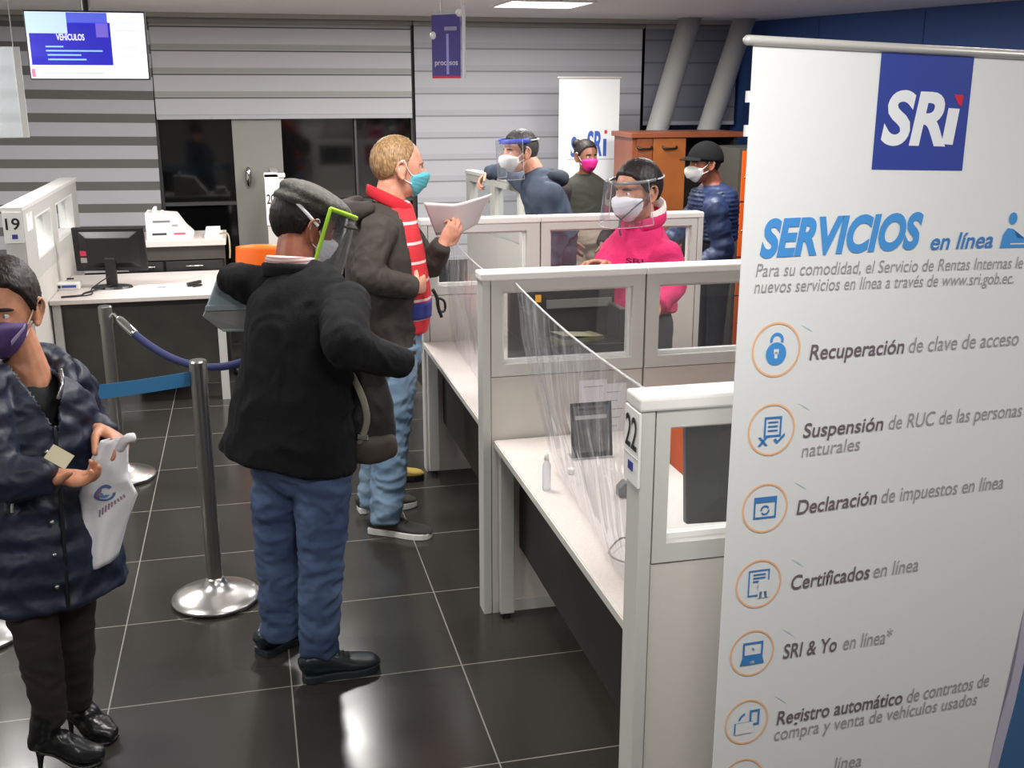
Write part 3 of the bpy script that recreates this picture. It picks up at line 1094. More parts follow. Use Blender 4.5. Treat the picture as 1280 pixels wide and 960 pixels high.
# ------------------------------------------------------------------ cabinet and lockers
WOOD = mat('orange veneer', (170, 98, 44), 0.5, vary=(7, (158, 88, 38)))
WOODT = mat('red brown veneer', (150, 84, 52), 0.4, vary=(8, (138, 74, 46)))
Yc = 8.5
x0, x1 = at(790, 175, Yc).x, at(925, 175, Yc).x
zt = at(860, 167, Yc).z
t = thing('wooden_cabinet', ((x0 + x1) / 2, Yc + 0.2, 0), 'orange veneer office cabinet with one door shut and open dark bay', 'cabinet')
xs = [at(px_, 260, Yc).x for px_ in (791, 812, 850, 882)]
bm = B()
ob('side_board', boxb((x0 + 0.004, Yc, 0.0), (x0 + 0.035, Yc + 0.45, zt - 0.03)), WOODT, t)
box(bm, (x0 + 0.035, Yc + 0.02, 0.0), (x1 - 0.055, Yc + 0.43, 0.05))
box(bm, (x0 + 0.035, Yc + 0.43, 0.05), (x1 - 0.03, Yc + 0.45, zt - 0.03))
box(bm, (x1 - 0.055, Yc, 0.05), (x1 - 0.03, Yc + 0.45, zt - 0.03))
box(bm, (x0 + 0.035, Yc + 0.01, 0.05), (x1 - 0.055, Yc + 0.43, 0.08))
ob('carcass', bm, DARK, t)
ob('top_board', boxb((x0 - 0.02, Yc - 0.04, zt - 0.03), (x1 + 0.01, Yc + 0.47, zt + 0.012)), WOODT, t, bevel=0.004)
ob('shelf', boxb((xs[2] + 0.02, Yc + 0.03, 0.9), (x1 - 0.056, Yc + 0.42, 0.92)), DARK, t)
for k, (a, b_, m_) in enumerate(((xs[0] + 0.01, xs[1], WOODT), (xs[1] + 0.006, xs[2] + 0.02, WOOD))):
    dw = ob('door', boxb((a, Yc - 0.022, 0.07), (b_, Yc - 0.002, zt - 0.035)), m_, t, bevel=0.002)
    xm = (a + b_) / 2
    bm = B()
    wire(bm, [(xm - 0.06, Yc - 0.022, zt - 0.1), (xm - 0.045, Yc - 0.045, zt - 0.115), (xm + 0.045, Yc - 0.045, zt - 0.115), (xm + 0.06, Yc - 0.022, zt - 0.1)], 0.009)
    ob('handle', bm, BLACK, dw, smooth=True)
bm = B()
for px_ in (820, 872):
    pass
bm.free()

Yl = 7.62
lx0 = at(921, 300, Yl).x
t = thing('locker_cabinet', (lx0 + 0.4, Yl + 0.25, 0), 'charcoal locker cabinet with orange doors beside the tall banner', 'lockers')
sx = at(905, 300, Yl + 0.5).x
LH = at(934, 186, Yl).z
ob('carcass', boxb((lx0 - 0.02, Yl, 0.0), (lx0 + 0.85, Yl + 0.55, LH)), mat('charcoal carcass', (66, 66, 60), 0.6), t, bevel=0.003)
OR2 = mat('locker orange', (226, 92, 16), 0.5)
zs = [LH - 0.015, at(930, 259, Yl).z, at(925, 345, Yl).z, at(920, 402, Yl).z, 0.05]
zs = [LH - 0.015, LH - 0.40, LH - 0.82, LH - 1.12, 0.04]
for k in range(4):
    for c_ in range(2):
        a = lx0 + 0.005 + 0.42 * c_
        dd = ob('door', boxb((a, Yl - 0.018, zs[k + 1] + 0.012), (a + 0.405, Yl - 0.001, zs[k])), OR2, t, bevel=0.002)
        bm = B()
        zm = zs[k] * 0.5 + zs[k + 1] * 0.5
        ellip(bm, (a + 0.06, Yl - 0.028, zm), (0.014, 0.012, 0.014))
        tube(bm, [V((a + 0.02, Yl - 0.02, zm)), V((a + 0.055, Yl - 0.024, zm))], [0.006, 0.006], k=1)
        ob('knob', bm, mat('brass', (220, 190, 120), 0.25, 1.0), dd, smooth=True)

# ------------------------------------------------------------------ ceiling television
Yt = 6.6
a, b_ = at(28, 12, Yt), at(188, 100, Yt)
t = thing('television', ((a.x + b_.x) / 2, Yt, a.z), 'wall mounted television showing a blue information slide near the ceiling', 'television')
w, h = b_.x - a.x, a.z - b_.z
ob('housing', boxb((a.x, Yt, b_.z), (b_.x, Yt + 0.06, a.z)), BLACK, t, bevel=0.006)
EM = 1.0


def scr(name, u0, u1, v0, v1, rgb, e, lift):
    m_ = mat('screen ' + name, rgb, 0.3, emit=e)
    return ob(name, boxb((a.x + w * u0, Yt - 0.002 - lift, b_.z + h * v0), (a.x + w * u1, Yt - 0.001 - lift, b_.z + h * v1)), m_, t)


scr('screen', 0.012, 0.988, 0.02, 0.975, (236, 240, 252), 0.9, 0)
slide = scr('blue_slide', 0.03, 0.70, 0.215, 0.83, (44, 40, 190), 0.7, 0.002)
scr('slide_header', 0.30, 0.68, 0.82, 0.97, (92, 104, 226), 0.7, 0.002)
scr('pane_reflection', 0.012, 0.345, 0.67, 0.97, (196, 222, 240), 0.8, 0.004)  # bright pane mirrored in the screen, painted as a glowing patch
scr('slide_glow', 0.58, 0.68, 0.62, 0.82, (128, 110, 226), 0.6, 0.003)
TW = mat('screen white text', (240, 244, 255), 0.4, emit=0.9)
text_on('headline', 'VEHÍCULOS', TW, slide, V((a.x + w * 0.25, Yt - 0.005, b_.z + h * 0.575)), V((1, 0, 0)), V((0, 0, 1)), w * 0.23, h * 0.085, bold=0.02)
for k, (u0, u1, v) in enumerate(((0.155, 0.3, 0.47), (0.155, 0.62, 0.41), (0.165, 0.44, 0.35), (0.165, 0.48, 0.285))):
    scr('text_line', u0, u1, v, v + 0.022, (150, 200, 240), 0.8, 0.004)
for k in range(6):
    scr('list_line', 0.74, 0.93, 0.83 - 0.12 * k, 0.842 - 0.12 * k, (206, 212, 224), 0.75, 0.002)
scr('footer_line', 0.1, 0.62, 0.09, 0.11, (204, 210, 222), 0.75, 0.002)
scr('footer_mark', 0.02, 0.05, 0.04, 0.16, (214, 130, 160), 0.7, 0.002)
bm = B()
cyl(bm, ((a.x + b_.x) / 2, Yt + 0.08, (a.z + b_.z) / 2), ((a.x + b_.x) / 2, Yt + 0.08, CEIL), 0.025)
ob('ceiling_mount', bm, BLACK, t)
ob('mount_plate', boxb(((a.x + b_.x) / 2 - 0.1, Yt + 0.06, (a.z + b_.z) / 2 - 0.1), ((a.x + b_.x) / 2 + 0.1, Yt + 0.1, (a.z + b_.z) / 2 + 0.1)), BLACK, t)

# milky panel and cords added to imitate a light tube mirrored in glass
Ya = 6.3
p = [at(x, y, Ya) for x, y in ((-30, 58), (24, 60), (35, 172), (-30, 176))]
t = thing('reflection_panel', (p[1].x - 0.1, Ya, CEIL), 'milky reflection panel with a bright edge, added as the mirrored image of a light tube', 'acrylic sheet')
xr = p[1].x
ob('sheet', boxb((xr - 0.32, Ya, p[2].z), (xr, Ya + 0.006, p[0].z)), clear('milky reflection', (250, 252, 255), 0.2, 0.1, haze=0.35, hazecol=(236, 240, 240)), t)
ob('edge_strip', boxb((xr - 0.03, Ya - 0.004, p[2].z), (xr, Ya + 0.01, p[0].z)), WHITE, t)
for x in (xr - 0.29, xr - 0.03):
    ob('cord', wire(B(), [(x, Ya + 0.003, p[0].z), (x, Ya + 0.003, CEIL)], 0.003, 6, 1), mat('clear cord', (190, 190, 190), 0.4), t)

# hanging sign (blue, red lower edge) in a clear holder
Yh = 5.6
A = at(541, 98, Yh + 0.12)
Bq = at(579, 98, Yh - 0.02)
top = at(543, 19, Yh + 0.12).z
d = V((Bq.x - A.x, Bq.y - A.y, 0))
L = d.length
d.normalize()
nn = V((d.y, -d.x, 0))
M = Matrix((d, nn, V((0, 0, 1)))).transposed().to_4x4()
M.translation = V((A.x, A.y, A.z))
H_ = top - A.z
t = thing('hanging_sign', (A.x, A.y, A.z), 'purple blue hanging sign with a red lower edge in a clear holder', 'sign')
PUR = mat('sign violet blue', (74, 66, 136), 0.35)
ob('panel', boxb((0, -0.003, 0.012), (L * 0.92, 0.003, H_), M), PUR, t)
ob('red_edge', boxb((0, -0.0035, 0), (L * 0.92, 0.0035, 0.012), M), mat('sign red', (206, 40, 70), 0.4), t)
ob('holder', boxb((0, -0.012, 0), (L * 1.04, -0.009, H_ * 1.06), M), clear('sign acrylic', (246, 248, 252), 0.25, 0.04, haze=0.10), t)
ob('holder_edge', boxb((L * 1.0, -0.014, 0), (L * 1.04, 0.004, H_ * 1.15), M), mat('acrylic edge', (210, 210, 216), 0.3), t)
LT = mat('sign lavender', (150, 150, 214), 0.5)
ux = (M.to_3x3() @ V((1, 0, 0)))
SGW = mat('sign white', (214, 212, 226), 0.5)
# writing on the face turned to the camera
face = -1 if (M.to_3x3() @ V((0, -1, 0))).dot(EYE - V(A)) > 0 else 1
text_on('lettering', 'procesos', SGW, t, M @ V((L * 0.1, 0.0045 * face, H_ * 0.21)), ux, V((0, 0, 1)), L * 0.75, H_ * 0.085, bold=0.01, lift=0.0)
ob('pale_stripe', boxb((L * 0.48, -0.0045, 0.02), (L * 0.56, 0.0045, H_ * 0.7), M), LT, t)
ob('heading_stripe', boxb((L * 0.42, -0.0045, H_ * 0.75), (L * 0.82, 0.0045, H_ * 0.81), M), mat('sign grey stripe', (150, 146, 170), 0.5), t)
for u in (0.3, 0.98):
    p = M @ V((L * u, 0, H_ if u < 0.5 else H_ * 1.1))
    ob('cord', wire(B(), [p, (p.x, p.y, CEIL)], 0.0028, 6, 1), mat('pale cord', (206, 204, 200), 0.5), t)
for u, v in ((0.05, 0.68), (0.9, 1.02)):
    bm = B()
    ellip(bm, M @ V((L * u, 0.0, H_ * v)), (0.018, 0.018, 0.02))
    ob('clip', bm, WHITE, t, smooth=True)

# ------------------------------------------------------------------ roller banners
BW = mat('banner cloth', (226, 228, 228), 0.6, bump=(30, 0.02))
bl, bt = at(893, 960, 1.85), at(942, 55, 1.85)
BU = V((0.9946, 0.1036, -0.034)).normalized()
BX = V((BU.x, BU.y, 0)).normalized()
BV = V((0, 0, 1))
BN = BU.cross(BV).normalized()          # towards the camera
BO = V((bt.x, bt.y, 0.06))              # foot of the left edge


def bp(x, y):                           # photo point on the banner plane -> (u, v)
    d = ray(x, y)
    s = (BO - EYE).dot(BN) / d.dot(BN)
    q = EYE + d * s - BO
    # solve q = u*BU + v*BV
    u = q.dot(BX) / BU.dot(BX)
    return u, q.z - u * BU.z


def bpos(u, v, l=0.0):
    return BO + BU * u + BV * v + BN * l


BWID, BHGT = 0.86, bt.z - 0.06
t = thing('roller_banner', (BO.x, BO.y, 0), 'tall white roller banner listing online services under a blue logo', 'banner')


def bent(u, v):
    return bpos(u * BWID, v * BHGT, 0.0)


sheet = ob('banner_sheet', grid_sheet(bent, 20, 20), BW, t)
thicken(sheet, 0.002, 1)
bm = B()
tube(bm, [bpos(-0.012, BHGT + 0.006), bpos(BWID + 0.012, BHGT + 0.008)], [(0.0095, 0.009)] * 2, k=1, n=16)
ob('top_bar', bm, mat('bar silver', (206, 204, 200), 0.35, 0.3), t, smooth=True)
bm = B()
M = Matrix((BX, -BN, BV)).transposed().to_4x4()
M.translation = V((BO.x, BO.y, 0))
box(bm, (-0.02, -0.09, 0.0), (BWID + 0.02, 0.09, 0.075), M)
ob('base_cassette', bm, mat('cassette silver', (176, 176, 174), 0.35, 0.6), t, bevel=0.02)
bm = B()
cyl(bm, bpos(BWID / 2, 0.0, -0.04), bpos(BWID / 2, BHGT, -0.014), 0.01)
ob('support_pole', bm, STEEL, t, smooth=True)
for z in (1.925, 1.985):
    ob('edge_clip', boxb((-0.006, 0.001, z - 0.01), (0.004, 0.008, z + 0.01), M), WHITE, t)
BLOGO = mat('logo blue', (44, 64, 150), 0.55)
BTXT = mat('heading blue', (70, 146, 214), 0.6)
BTX2 = mat('icon blue', (62, 126, 192), 0.6)
GTX = mat('banner grey text', (158, 154, 154), 0.7)
BTB = mat('banner dark text', (112, 98, 104), 0.7)
RING = mat('banner ring orange', (240, 186, 140), 0.6)
WTXT = mat('logo white', (230, 232, 236), 0.6)
REDM = mat('logo red', (206, 34, 60), 0.6)


def bpoly(name, poly, m_, lift=0.0012, parent=None):
    bm = B()
    vs = [bm.verts.new(bpos(u, v, lift)) for u, v in poly]
    f = bm.faces.new(vs)
    bmesh.ops.triangulate(bm, faces=[f])
    return ob(name, bm, m_, parent or sheet)


def btext(name, s, p0, p1, cap, m_, bold=0.0, shear=0.0, lift=0.0015, parent=None):
    u0, v0 = bp(*p0)
    u1, v1 = bp(*p1)
    xm, ym = (p0[0] + p1[0]) / 2, (p0[1] + p1[1]) / 2
    ch = bp(xm, ym - cap)[1] - bp(xm, ym)[1]
    dirn = (BU * (u1 - u0) + BV * (v1 - v0))
    o = text_on(name, s, m_, parent or sheet, bpos(u0, v0), dirn, BV, dirn.length, ch, bold, shear, lift)
    return o


# blue logo square
cs = [bp(*q) for q in ((1101, 61), (1215, 67), (1205, 214), (1090, 211))]
u0 = (cs[0][0] + cs[3][0]) / 2
u1 = (cs[1][0] + cs[2][0]) / 2
v1 = BHGT - 0.002
v0 = (cs[2][1] + cs[3][1]) / 2
logo = bpoly('logo_square', [(u0, v0), (u1, v0), (u1, v1), (u0, v1)], BLOGO, 0.0010)
btext('logo_letters', 'SR', (1100, 178), (1181, 180), 62, WTXT, bold=0.035, shear=0.16, lift=0.0016, parent=logo)
iu = [bp(*q) for q in ((1176, 180), (1190, 181), (1199, 136), (1185, 135))]
bpoly('logo_letter_stem', iu, WTXT, 0.0016, logo)
iu = [bp(*q) for q in ((1192, 118), (1204, 119), (1201, 133), (1197, 130))]
bpoly('logo_red_mark', iu, REDM, 0.0016, logo)

btext('heading', 'SERVICIOS', (949, 320), (1150, 308.5), 42, BTXT, bold=0.045, shear=0.2)
btext('heading_tail', 'en línea', (1162, 312), (1240, 309), 20, BTX2, bold=0.015, shear=0.2)
btext('intro_line', 'Para su comodidad, el Servicio de Rentas Internas le ofrece', (944, 345.5), (1318, 333.5), 15, GTX, shear=0.16)
btext('intro_line', 'nuevos servicios en línea a través de www.sri.gob.ec.', (942, 366), (1266, 354), 15, GTX, shear=0.16)
# person at a laptop mark
u, v = bp(1266, 273)
bpoly('person_mark_head', [(u + 0.011 * cos(2 * pi * k / 24), v + 0.0125 * sin(2 * pi * k / 24)) for k in range(24)], BTXT)
bpoly('person_mark_body', [bp(*q) for q in ((1249, 310), (1253, 294), (1259, 285), (1266, 286), (1271, 297), (1281, 298), (1296, 284), (1300, 285), (1288, 309))], BTXT)
bpoly('person_mark_desk', [bp(*q) for q in ((1262, 304), (1290, 303.5), (1290, 305), (1262, 305.5))], BW, 0.0017)

items = [
    ((('Recuperación', (1011, 449.5), (1129, 441)), ('de clave de acceso', (1135, 440.5), (1272, 431))), 18),
    ((('Suspensión', (1003, 547), (1103, 537)), ('de RUC de las personas', (1110, 536.5), (1276, 520))), 17),
    ((('Declaración', (995, 643), (1095, 629)), ('de impuestos en línea', (1101, 628.5), (1253, 610))), 17),
    ((('Certificados', (988, 737), (1086, 722.5)), ('en línea', (1091, 722), (1147, 713))), 17),
    ((('SRI & Yo', (978, 823), (1045, 813)), ('en línea*', (1053, 812), (1114, 802.5))), 17),
    ((('Registro automático', (970, 906), (1127, 879)), ('de contratos de', (1133, 878), (1235, 857))), 16),
]
for rows, cap in items:
    for k, (s, p0, p1) in enumerate(rows):
        btext('service_name' if k == 0 else 'service_detail', s, p0, p1, cap, BTB if k == 0 else GTX, bold=0.012 if k == 0 else 0.0, shear=0.12)
btext('service_detail', 'naturales', (1001, 571), (1074, 562), 16, GTX, shear=0.12)
btext('service_detail', 'compra y venta de vehículos usados', (967, 925.5), (1220, 880), 15, GTX, shear=0.12)
btext('service_detail', 'línea', (1042, 962), (1076, 957), 15, GTX, shear=0.12)


def ring_mark(name, u, v, r, w, m_, parent=None, n=48, lift=0.0012, a0=0, a1=2 * pi):
    bm = B()
    full = abs(a1 - a0 - 2 * pi) < 1e-6
    N = n if full else n + 1
    A_ = [bm.verts.new(bpos(u + r * cos(a0 + (a1 - a0) * k / n), v + r * sin(a0 + (a1 - a0) * k / n), lift)) for k in range(N)]
    B_ = [bm.verts.new(bpos(u + (r - w) * cos(a0 + (a1 - a0) * k / n), v + (r - w) * sin(a0 + (a1 - a0) * k / n), lift)) for k in range(N)]
    for k in range(n):
        bm.faces.new((A_[k], A_[(k + 1) % N], B_[(k + 1) % N], B_[k]))
    return ob(name, bm, m_, parent or sheet)


def rect(u, v, x0, y0, x1, y1, s):
    return [(u + x0 * s, v + y0 * s), (u + x1 * s, v + y0 * s), (u + x1 * s, v + y1 * s), (u + x0 * s, v + y1 * s)]


def outline(name, u, v, x0, y0, x1, y1, w, s, par):
    bm = B()
    for r in ((x0, y0, x1, y0 + w), (x0, y1 - w, x1, y1), (x0, y0 + w, x0 + w, y1 - w), (x1 - w, y0 + w, x1, y1 - w)):
        bm.faces.new([bm.verts.new(bpos(a_, b__, 0.0012)) for a_, b__ in rect(u, v, *r, s)])
    return ob(name, bm, BTX2, par)


def bars(name, u, v, rs, s, par, m_=None):
    bm = B()
    for r in rs:
        if len(r) == 4:
            q = rect(u, v, *r, s)
        else:
            q = [(u + r[i] * s, v + r[i + 1] * s) for i in range(0, len(r), 2)]
        bm.faces.new([bm.verts.new(bpos(a_, b__, 0.0014)) for a_, b__ in q])
    return ob(name, bm, m_ or BTX2, par)


for k, (x, y, r) in enumerate(((970, 437, 30), (964, 537, 29), (956, 635, 28), (948, 729.5, 28), (940, 816, 27), (933, 902, 26.5), (927, 975, 26))):
    u, v = bp(x, y)
    R_ = bp(x + r, y)[0] - u
    rg = ring_mark('icon_ring', u, v, R_, R_ * 0.075, RING)
    s = R_
    if k == 0:
        bm = B()
        N = 32
        f = bm.faces.new([bm.verts.new(bpos(u + s * 0.42 * cos(2 * pi * j / N), v - s * 0.15 + s * 0.42 * sin(2 * pi * j / N), 0.0012)) for j in range(N)])
        ob('padlock_body', bm, BTXT, rg)
        ring_mark('padlock_shackle', u, v + s * 0.34, s * 0.28, s * 0.11, BTXT, rg, a0=-0.3, a1=pi + 0.3)
        bars('padlock_keyhole', u, v, [(-0.06, -0.32, 0.06, -0.08), (-0.1, -0.16, 0.1, 0.02)], s, rg, BW)
    elif k == 1:
        outline('form_outline', u, v, -0.32, -0.28, 0.42, 0.5, 0.08, s, rg)
        bars('form_lines', u, v, [(-0.16, 0.26, 0.26, 0.32), (-0.16, 0.1, 0.26, 0.16), (-0.16, -0.06, 0.26, 0.0)], s, rg)
        bars('cross_and_tick', u, v, [(-0.55, -0.6, -0.43, -0.6, -0.12, -0.26, -0.24, -0.26), (-0.24, -0.6, -0.12, -0.6, -0.43, -0.26, -0.55, -0.26),
                                      (0.1, -0.4, 0.2, -0.34, 0.3, -0.44, 0.26, -0.56), (0.26, -0.56, 0.3, -0.42, 0.56, -0.16, 0.6, -0.24)], s, rg)
    elif k == 2:
        outline('window_outline', u, v, -0.5, -0.42, 0.5, 0.46, 0.08, s, rg)
        bars('window_title_bar', u, v, [(-0.5, 0.24, 0.5, 0.46)], s, rg)
        ring_mark('refresh_mark', u, v - 0.08 * s, 0.2 * s, 0.07 * s, BTX2, rg, a0=0.5, a1=pi + 0.1)
        ring_mark('refresh_mark', u, v - 0.08 * s, 0.2 * s, 0.07 * s, BTX2, rg, a0=pi + 0.6, a1=2 * pi + 0.1)
    elif k == 3:
        outline('certificate_outline', u, v, -0.46, -0.5, 0.46, 0.58, 0.06, s, rg)
        bars('certificate_lines', u, v, [(-0.26, 0.36, 0.28, 0.42), (-0.26, 0.22, 0.28, 0.28), (-0.26, 0.08, 0.0, 0.14)], s, rg)
        bars('rosette_ground', u, v, [(-0.02, -0.6, 0.5, 0.12)], s, rg, BW)
        ring_mark('rosette', u + 0.2 * s, v - 0.12 * s, 0.24 * s, 0.07 * s, BTX2, rg)
        bars('rosette_ribbon', u, v, [(0.04, -0.62, 0.16, -0.58, 0.18, -0.34, 0.06, -0.34), (0.24, -0.34, 0.36, -0.34, 0.4, -0.62, 0.28, -0.58)], s, rg)
    elif k == 4:
        outline('laptop_screen', u, v, -0.44, -0.16, 0.48, 0.48, 0.09, s, rg)
        bars('laptop_base', u, v, [(-0.54, -0.5, 0.56, -0.5, 0.46, -0.16, -0.44, -0.16)], s, rg)
        bars('laptop_touchpad', u, v, [(-0.1, -0.46, 0.12, -0.46, 0.1, -0.34, -0.08, -0.34)], s, rg, BW)
        bars('laptop_cursor', u, v, [(-0.04, 0.2, 0.06, 0.1, 0.1, 0.14, 0.0, 0.24)], s, rg)
    elif k == 5:
        outline('document_outline', u, v, 0.12, -0.2, 0.58, 0.5, 0.09, s, rg)
        bars('folder_ground', u, v, [(-0.5, -0.52, 0.3, -0.02)], s, rg, BW)
        outline('folder_outline', u, v, -0.56, -0.52, 0.3, 0.0, 0.09, s, rg)
        ring_mark('transfer_arrow', u + 0.02 * s, v + 0.02 * s, 0.42 * s, 0.08 * s, BTX2, rg, a0=1.9, a1=2.9)
# pale blue dash marks beside the icons
for x, y in ((1008, 409), (1004, 507), (1000, 606), (996, 702), (984, 789), (975, 873)):
    bpoly('pale_dash', [bp(*q) for q in ((x - 8, y - 4), (x + 4, y + 1), (x + 8, y + 6), (x, y + 1))], mat('pale blue mark', (206, 222, 230), 0.7), 0.0009)
# blue wave printed at the lower right
bpoly('blue_wave', [bp(*q) for q in ((1286, 800), (1278, 840), (1268, 880), (1256, 925), (1247, 960), (1240, 1000), (1300, 1000), (1330, 900), (1335, 780))], mat('wave blue', (64, 104, 150), 0.6), 0.0011)
bpoly('wave_edge', [bp(*q) for q in ((1280, 760), (1286, 800), (1278, 840), (1268, 880), (1256, 925), (1247, 960), (1240, 1000), (1228, 1000), (1237, 950), (1250, 900), (1264, 850), (1272, 810))], mat('wave lilac edge', (186, 182, 200), 0.6), 0.0009)

# small white banner at the back
Yb = 9.2
a, b_ = at(699, 98, Yb), at(775, 98, Yb)
t = thing('roller_banner', ((a.x + b_.x) / 2, Yb, 0), 'slim white roller banner standing behind the woman in the pink mask', 'banner')
sm = ob('banner_sheet', boxb((a.x, Yb - 0.002, 0.06), (b_.x, Yb, a.z)), BW, t)
ob('top_bar', wire(B(), [(a.x - 0.01, Yb, a.z + 0.006), (b_.x + 0.01, Yb, a.z + 0.006)], 0.012, 10, 1), mat('bar silver', (206, 204, 200), 0.35, 0.3), t)
ob('base_cassette', boxb((a.x - 0.02, Yb - 0.08, 0), (b_.x + 0.02, Yb + 0.08, 0.07)), mat('cassette silver', (176, 176, 174), 0.35, 0.6), t, bevel=0.02)
SMB = mat('small logo blue', (58, 92, 176), 0.6)
q0, q1 = at(733, 194, Yb), at(752, 194, Yb)
text_on('logo_letters', 'SR', SMB, sm, V((q0.x, Yb - 0.002, q0.z)), V((1, 0, 0)), V((0, 0, 1)), q1.x - q0.x, at(740, 165, Yb).z - q0.z, bold=0.03, shear=0.1)
text_on('logo_letters', 'ı', SMB, sm, V((q1.x + 0.01, Yb - 0.002, q0.z)), V((1, 0, 0)), V((0, 0, 1)), 0.03, at(740, 165, Yb).z - q0.z, bold=0.03)
q = at(757, 167, Yb)
ob('logo_red_mark', boxb((q.x - 0.012, Yb - 0.004, q.z), (q.x + 0.012, Yb - 0.002, q.z + 0.03)), REDM, sm)
q = at(713, 195, Yb)
text_on('logo_letters', 'S', SMB, sm, V((q.x, Yb - 0.002, q.z)), V((1, 0, 0)), V((0, 0, 1)), 0.05, at(713, 172, Yb).z - q.z, bold=0.03, shear=0.1)
ob('small_print', boxb((a.x + 0.08, Yb - 0.003, at(730, 200, Yb).z), (b_.x - 0.04, Yb - 0.002, at(730, 198.5, Yb).z)), mat('small print', (180, 186, 200), 0.6), sm)

# ------------------------------------------------------------------ stanchions, belt, rope
def stanchion(x, y, h, label, belt=True):
    t = thing('stanchion', (x, y, 0), label, 'stanchion', 'chrome queue posts')
    c = V((x, y, 0))
    bm = B()
    lathe(bm, [(0, 0.008), (0.172, 0.008), (0.176, 0.014), (0.172, 0.02), (0.14, 0.034), (0.09, 0.052), (0.05, 0.068), (0.036, 0.09), (0.033, 0.1), (0, 0.1)], c, 64)
    ob('base', bm, mat('satin steel', (208, 207, 204), 0.28, 1.0), t, smooth=True)
    bm = B()
    lathe(bm, [(0, 0), (0.168, 0), (0.172, 0.004), (0.168, 0.0085), (0, 0.0085)], c, 64)
    ob('rubber_ring', bm, BLACK, t)
    bm = B()
    lathe(bm, [(0, 0.1), (0.031, 0.1), (0.031, h - 0.09), (0, h - 0.09)], c, 36)
    ob('post', bm, mat('post steel', (176, 174, 170), 0.3, 1.0), t, smooth=False)
    for p in t.children[-1].data.polygons:
        p.use_smooth = abs(p.normal.z) < 0.5
    bm = B()
    lathe(bm, [(0, h - 0.09), (0.034, h - 0.09), (0.034, h - 0.006), (0.03, h), (0, h)], c, 36)
    hd = ob('belt_head' if belt else 'post_cap', bm, mat('post steel', (176, 174, 170), 0.3, 1.0), t)
    return t


SA = V((-0.222, 4.165, 0))
SB = V((-1.10, 4.06, 0))
SCN = at(131, 384, 5.75)
SCN = V((SCN.x, 5.75, 0))
SD = V((0.14, 4.9, 0))
stanchion(SA.x, SA.y, 1.0, 'chrome queue post with wide round base beside the man in black blazer')
stanchion(SB.x, SB.y, 1.0, 'chrome queue post behind the woman, only its base rim showing')
stanchion(SCN.x, SCN.y, 0.93, 'chrome queue post in front of desk 19 holding the navy rope', False)
stanchion(SD.x, SD.y, 0.93, 'chrome queue post hidden behind the man in black blazer', False)


def belt(u, v):
    a = SA + V((-0.034, 0, 0.955))
    b__ = SB + V((0.034, 0, 0.955))
    p = a.lerp(b__, u)
    p.z += -0.02 * sin(pi * u) - 0.055 * v
    pass
    return p


o = ob('barrier_belt', grid_sheet(belt, 30, 3), mat('belt blue', (48, 112, 158), 0.6, bump=(400, 0.1)))
thicken(o, 0.002)
tag(o, 'bright blue barrier belt stretched between two chrome queue posts', 'barrier belt')
hp = V((0.03, -0.03, 0.9))
ra, rb = SCN + V((0.04, 0, 0.885)), SD + V((-0.04, 0, 0.885))
pts = [ra.lerp(rb, k / 10) + V((0, 0, -0.19 * (1 - (2 * k / 10 - 1) ** 2))) for k in range(11)]
t = thing('barrier_rope', ra, 'navy velvet barrier rope with a chrome end hanging before desk 19', 'rope')
ob('rope', tube(B(), pts[1:-1], [0.019] * 9, V((0, 0, 1)), 14, 3), mat('navy velvet', (30, 38, 88), 0.7), t, smooth=True)
for e in ((pts[0], pts[1].lerp(pts[2], 0.25)), (pts[-1], pts[-2].lerp(pts[-3], 0.25))):
    ob('end_ferrule', tube(B(), [e[0].lerp(e[1], 0.3), e[1]], [0.021, 0.022], V((0, 0, 1)), 16, 1), CHROME, t, smooth=True)
    ob('hook', wire(B(), [e[0], e[0].lerp(e[1], 0.35)], 0.008), CHROME, t, smooth=True)

# ================================================================== people
def interp(tab, x):
    for (x0, y0), (x1, y1) in zip(tab, tab[1:]):
        if x <= x1:
            t_ = (x - x0) / (x1 - x0) if x1 > x0 else 0
            return y0 + (y1 - y0) * max(0, min(1, t_))
    return tab[-1][1]


def hit(d, c, r):
    a = b = c_ = 0.0
    for k in range(3):
        a += (d[k] / r[k]) ** 2
        b += -2 * d[k] * c[k] / r[k] ** 2
        c_ += (c[k] / r[k]) ** 2
    q = b * b - 4 * a * (c_ - 1)
    return (-b + sqrt(max(q, 0))) / (2 * a)


def head_r(az, el, nose=True):
    d = (sin(az) * cos(el), cos(az) * cos(el), sin(el))
    r = sum(hit(d, c, q) ** 14 for c, q in (((0, -.014, .022), (.074, .098, .094)), ((0, .020, -.054), (.054, .068, .064)), ((0, .024, -.01), (.064, .070, .088)))) ** (1 / 14)
    if abs(az) < 1.4:
        if nose:
            g = 0.0
            e = math.degrees(el)
            if -21 < e < 4:
                g = (4 - e) / 18 if e > -14 else (e + 21) / 7
            r += 0.026 * exp(-(az / 0.15) ** 2) * max(g, 0)
        for s in (-1, 1):
            r -= 0.010 * exp(-((az - s * 0.34) / 0.17) ** 2 - ((el + 0.0) / 0.10) ** 2)
            r += 0.003 * exp(-((az - s * 0.36) / 0.25) ** 2 - ((el - 0.17) / 0.07) ** 2)
            r += 0.003 * exp(-((az - s * 0.6) / 0.2) ** 2 - ((el + 0.25) / 0.15) ** 2)
        r += 0.004 * exp(-(az / 0.25) ** 2 - ((el + 0.60) / 0.06) ** 2)
        r -= 0.004 * exp(-(az / 0.2) ** 2 - ((el + 0.76) / 0.06) ** 2)
    return r


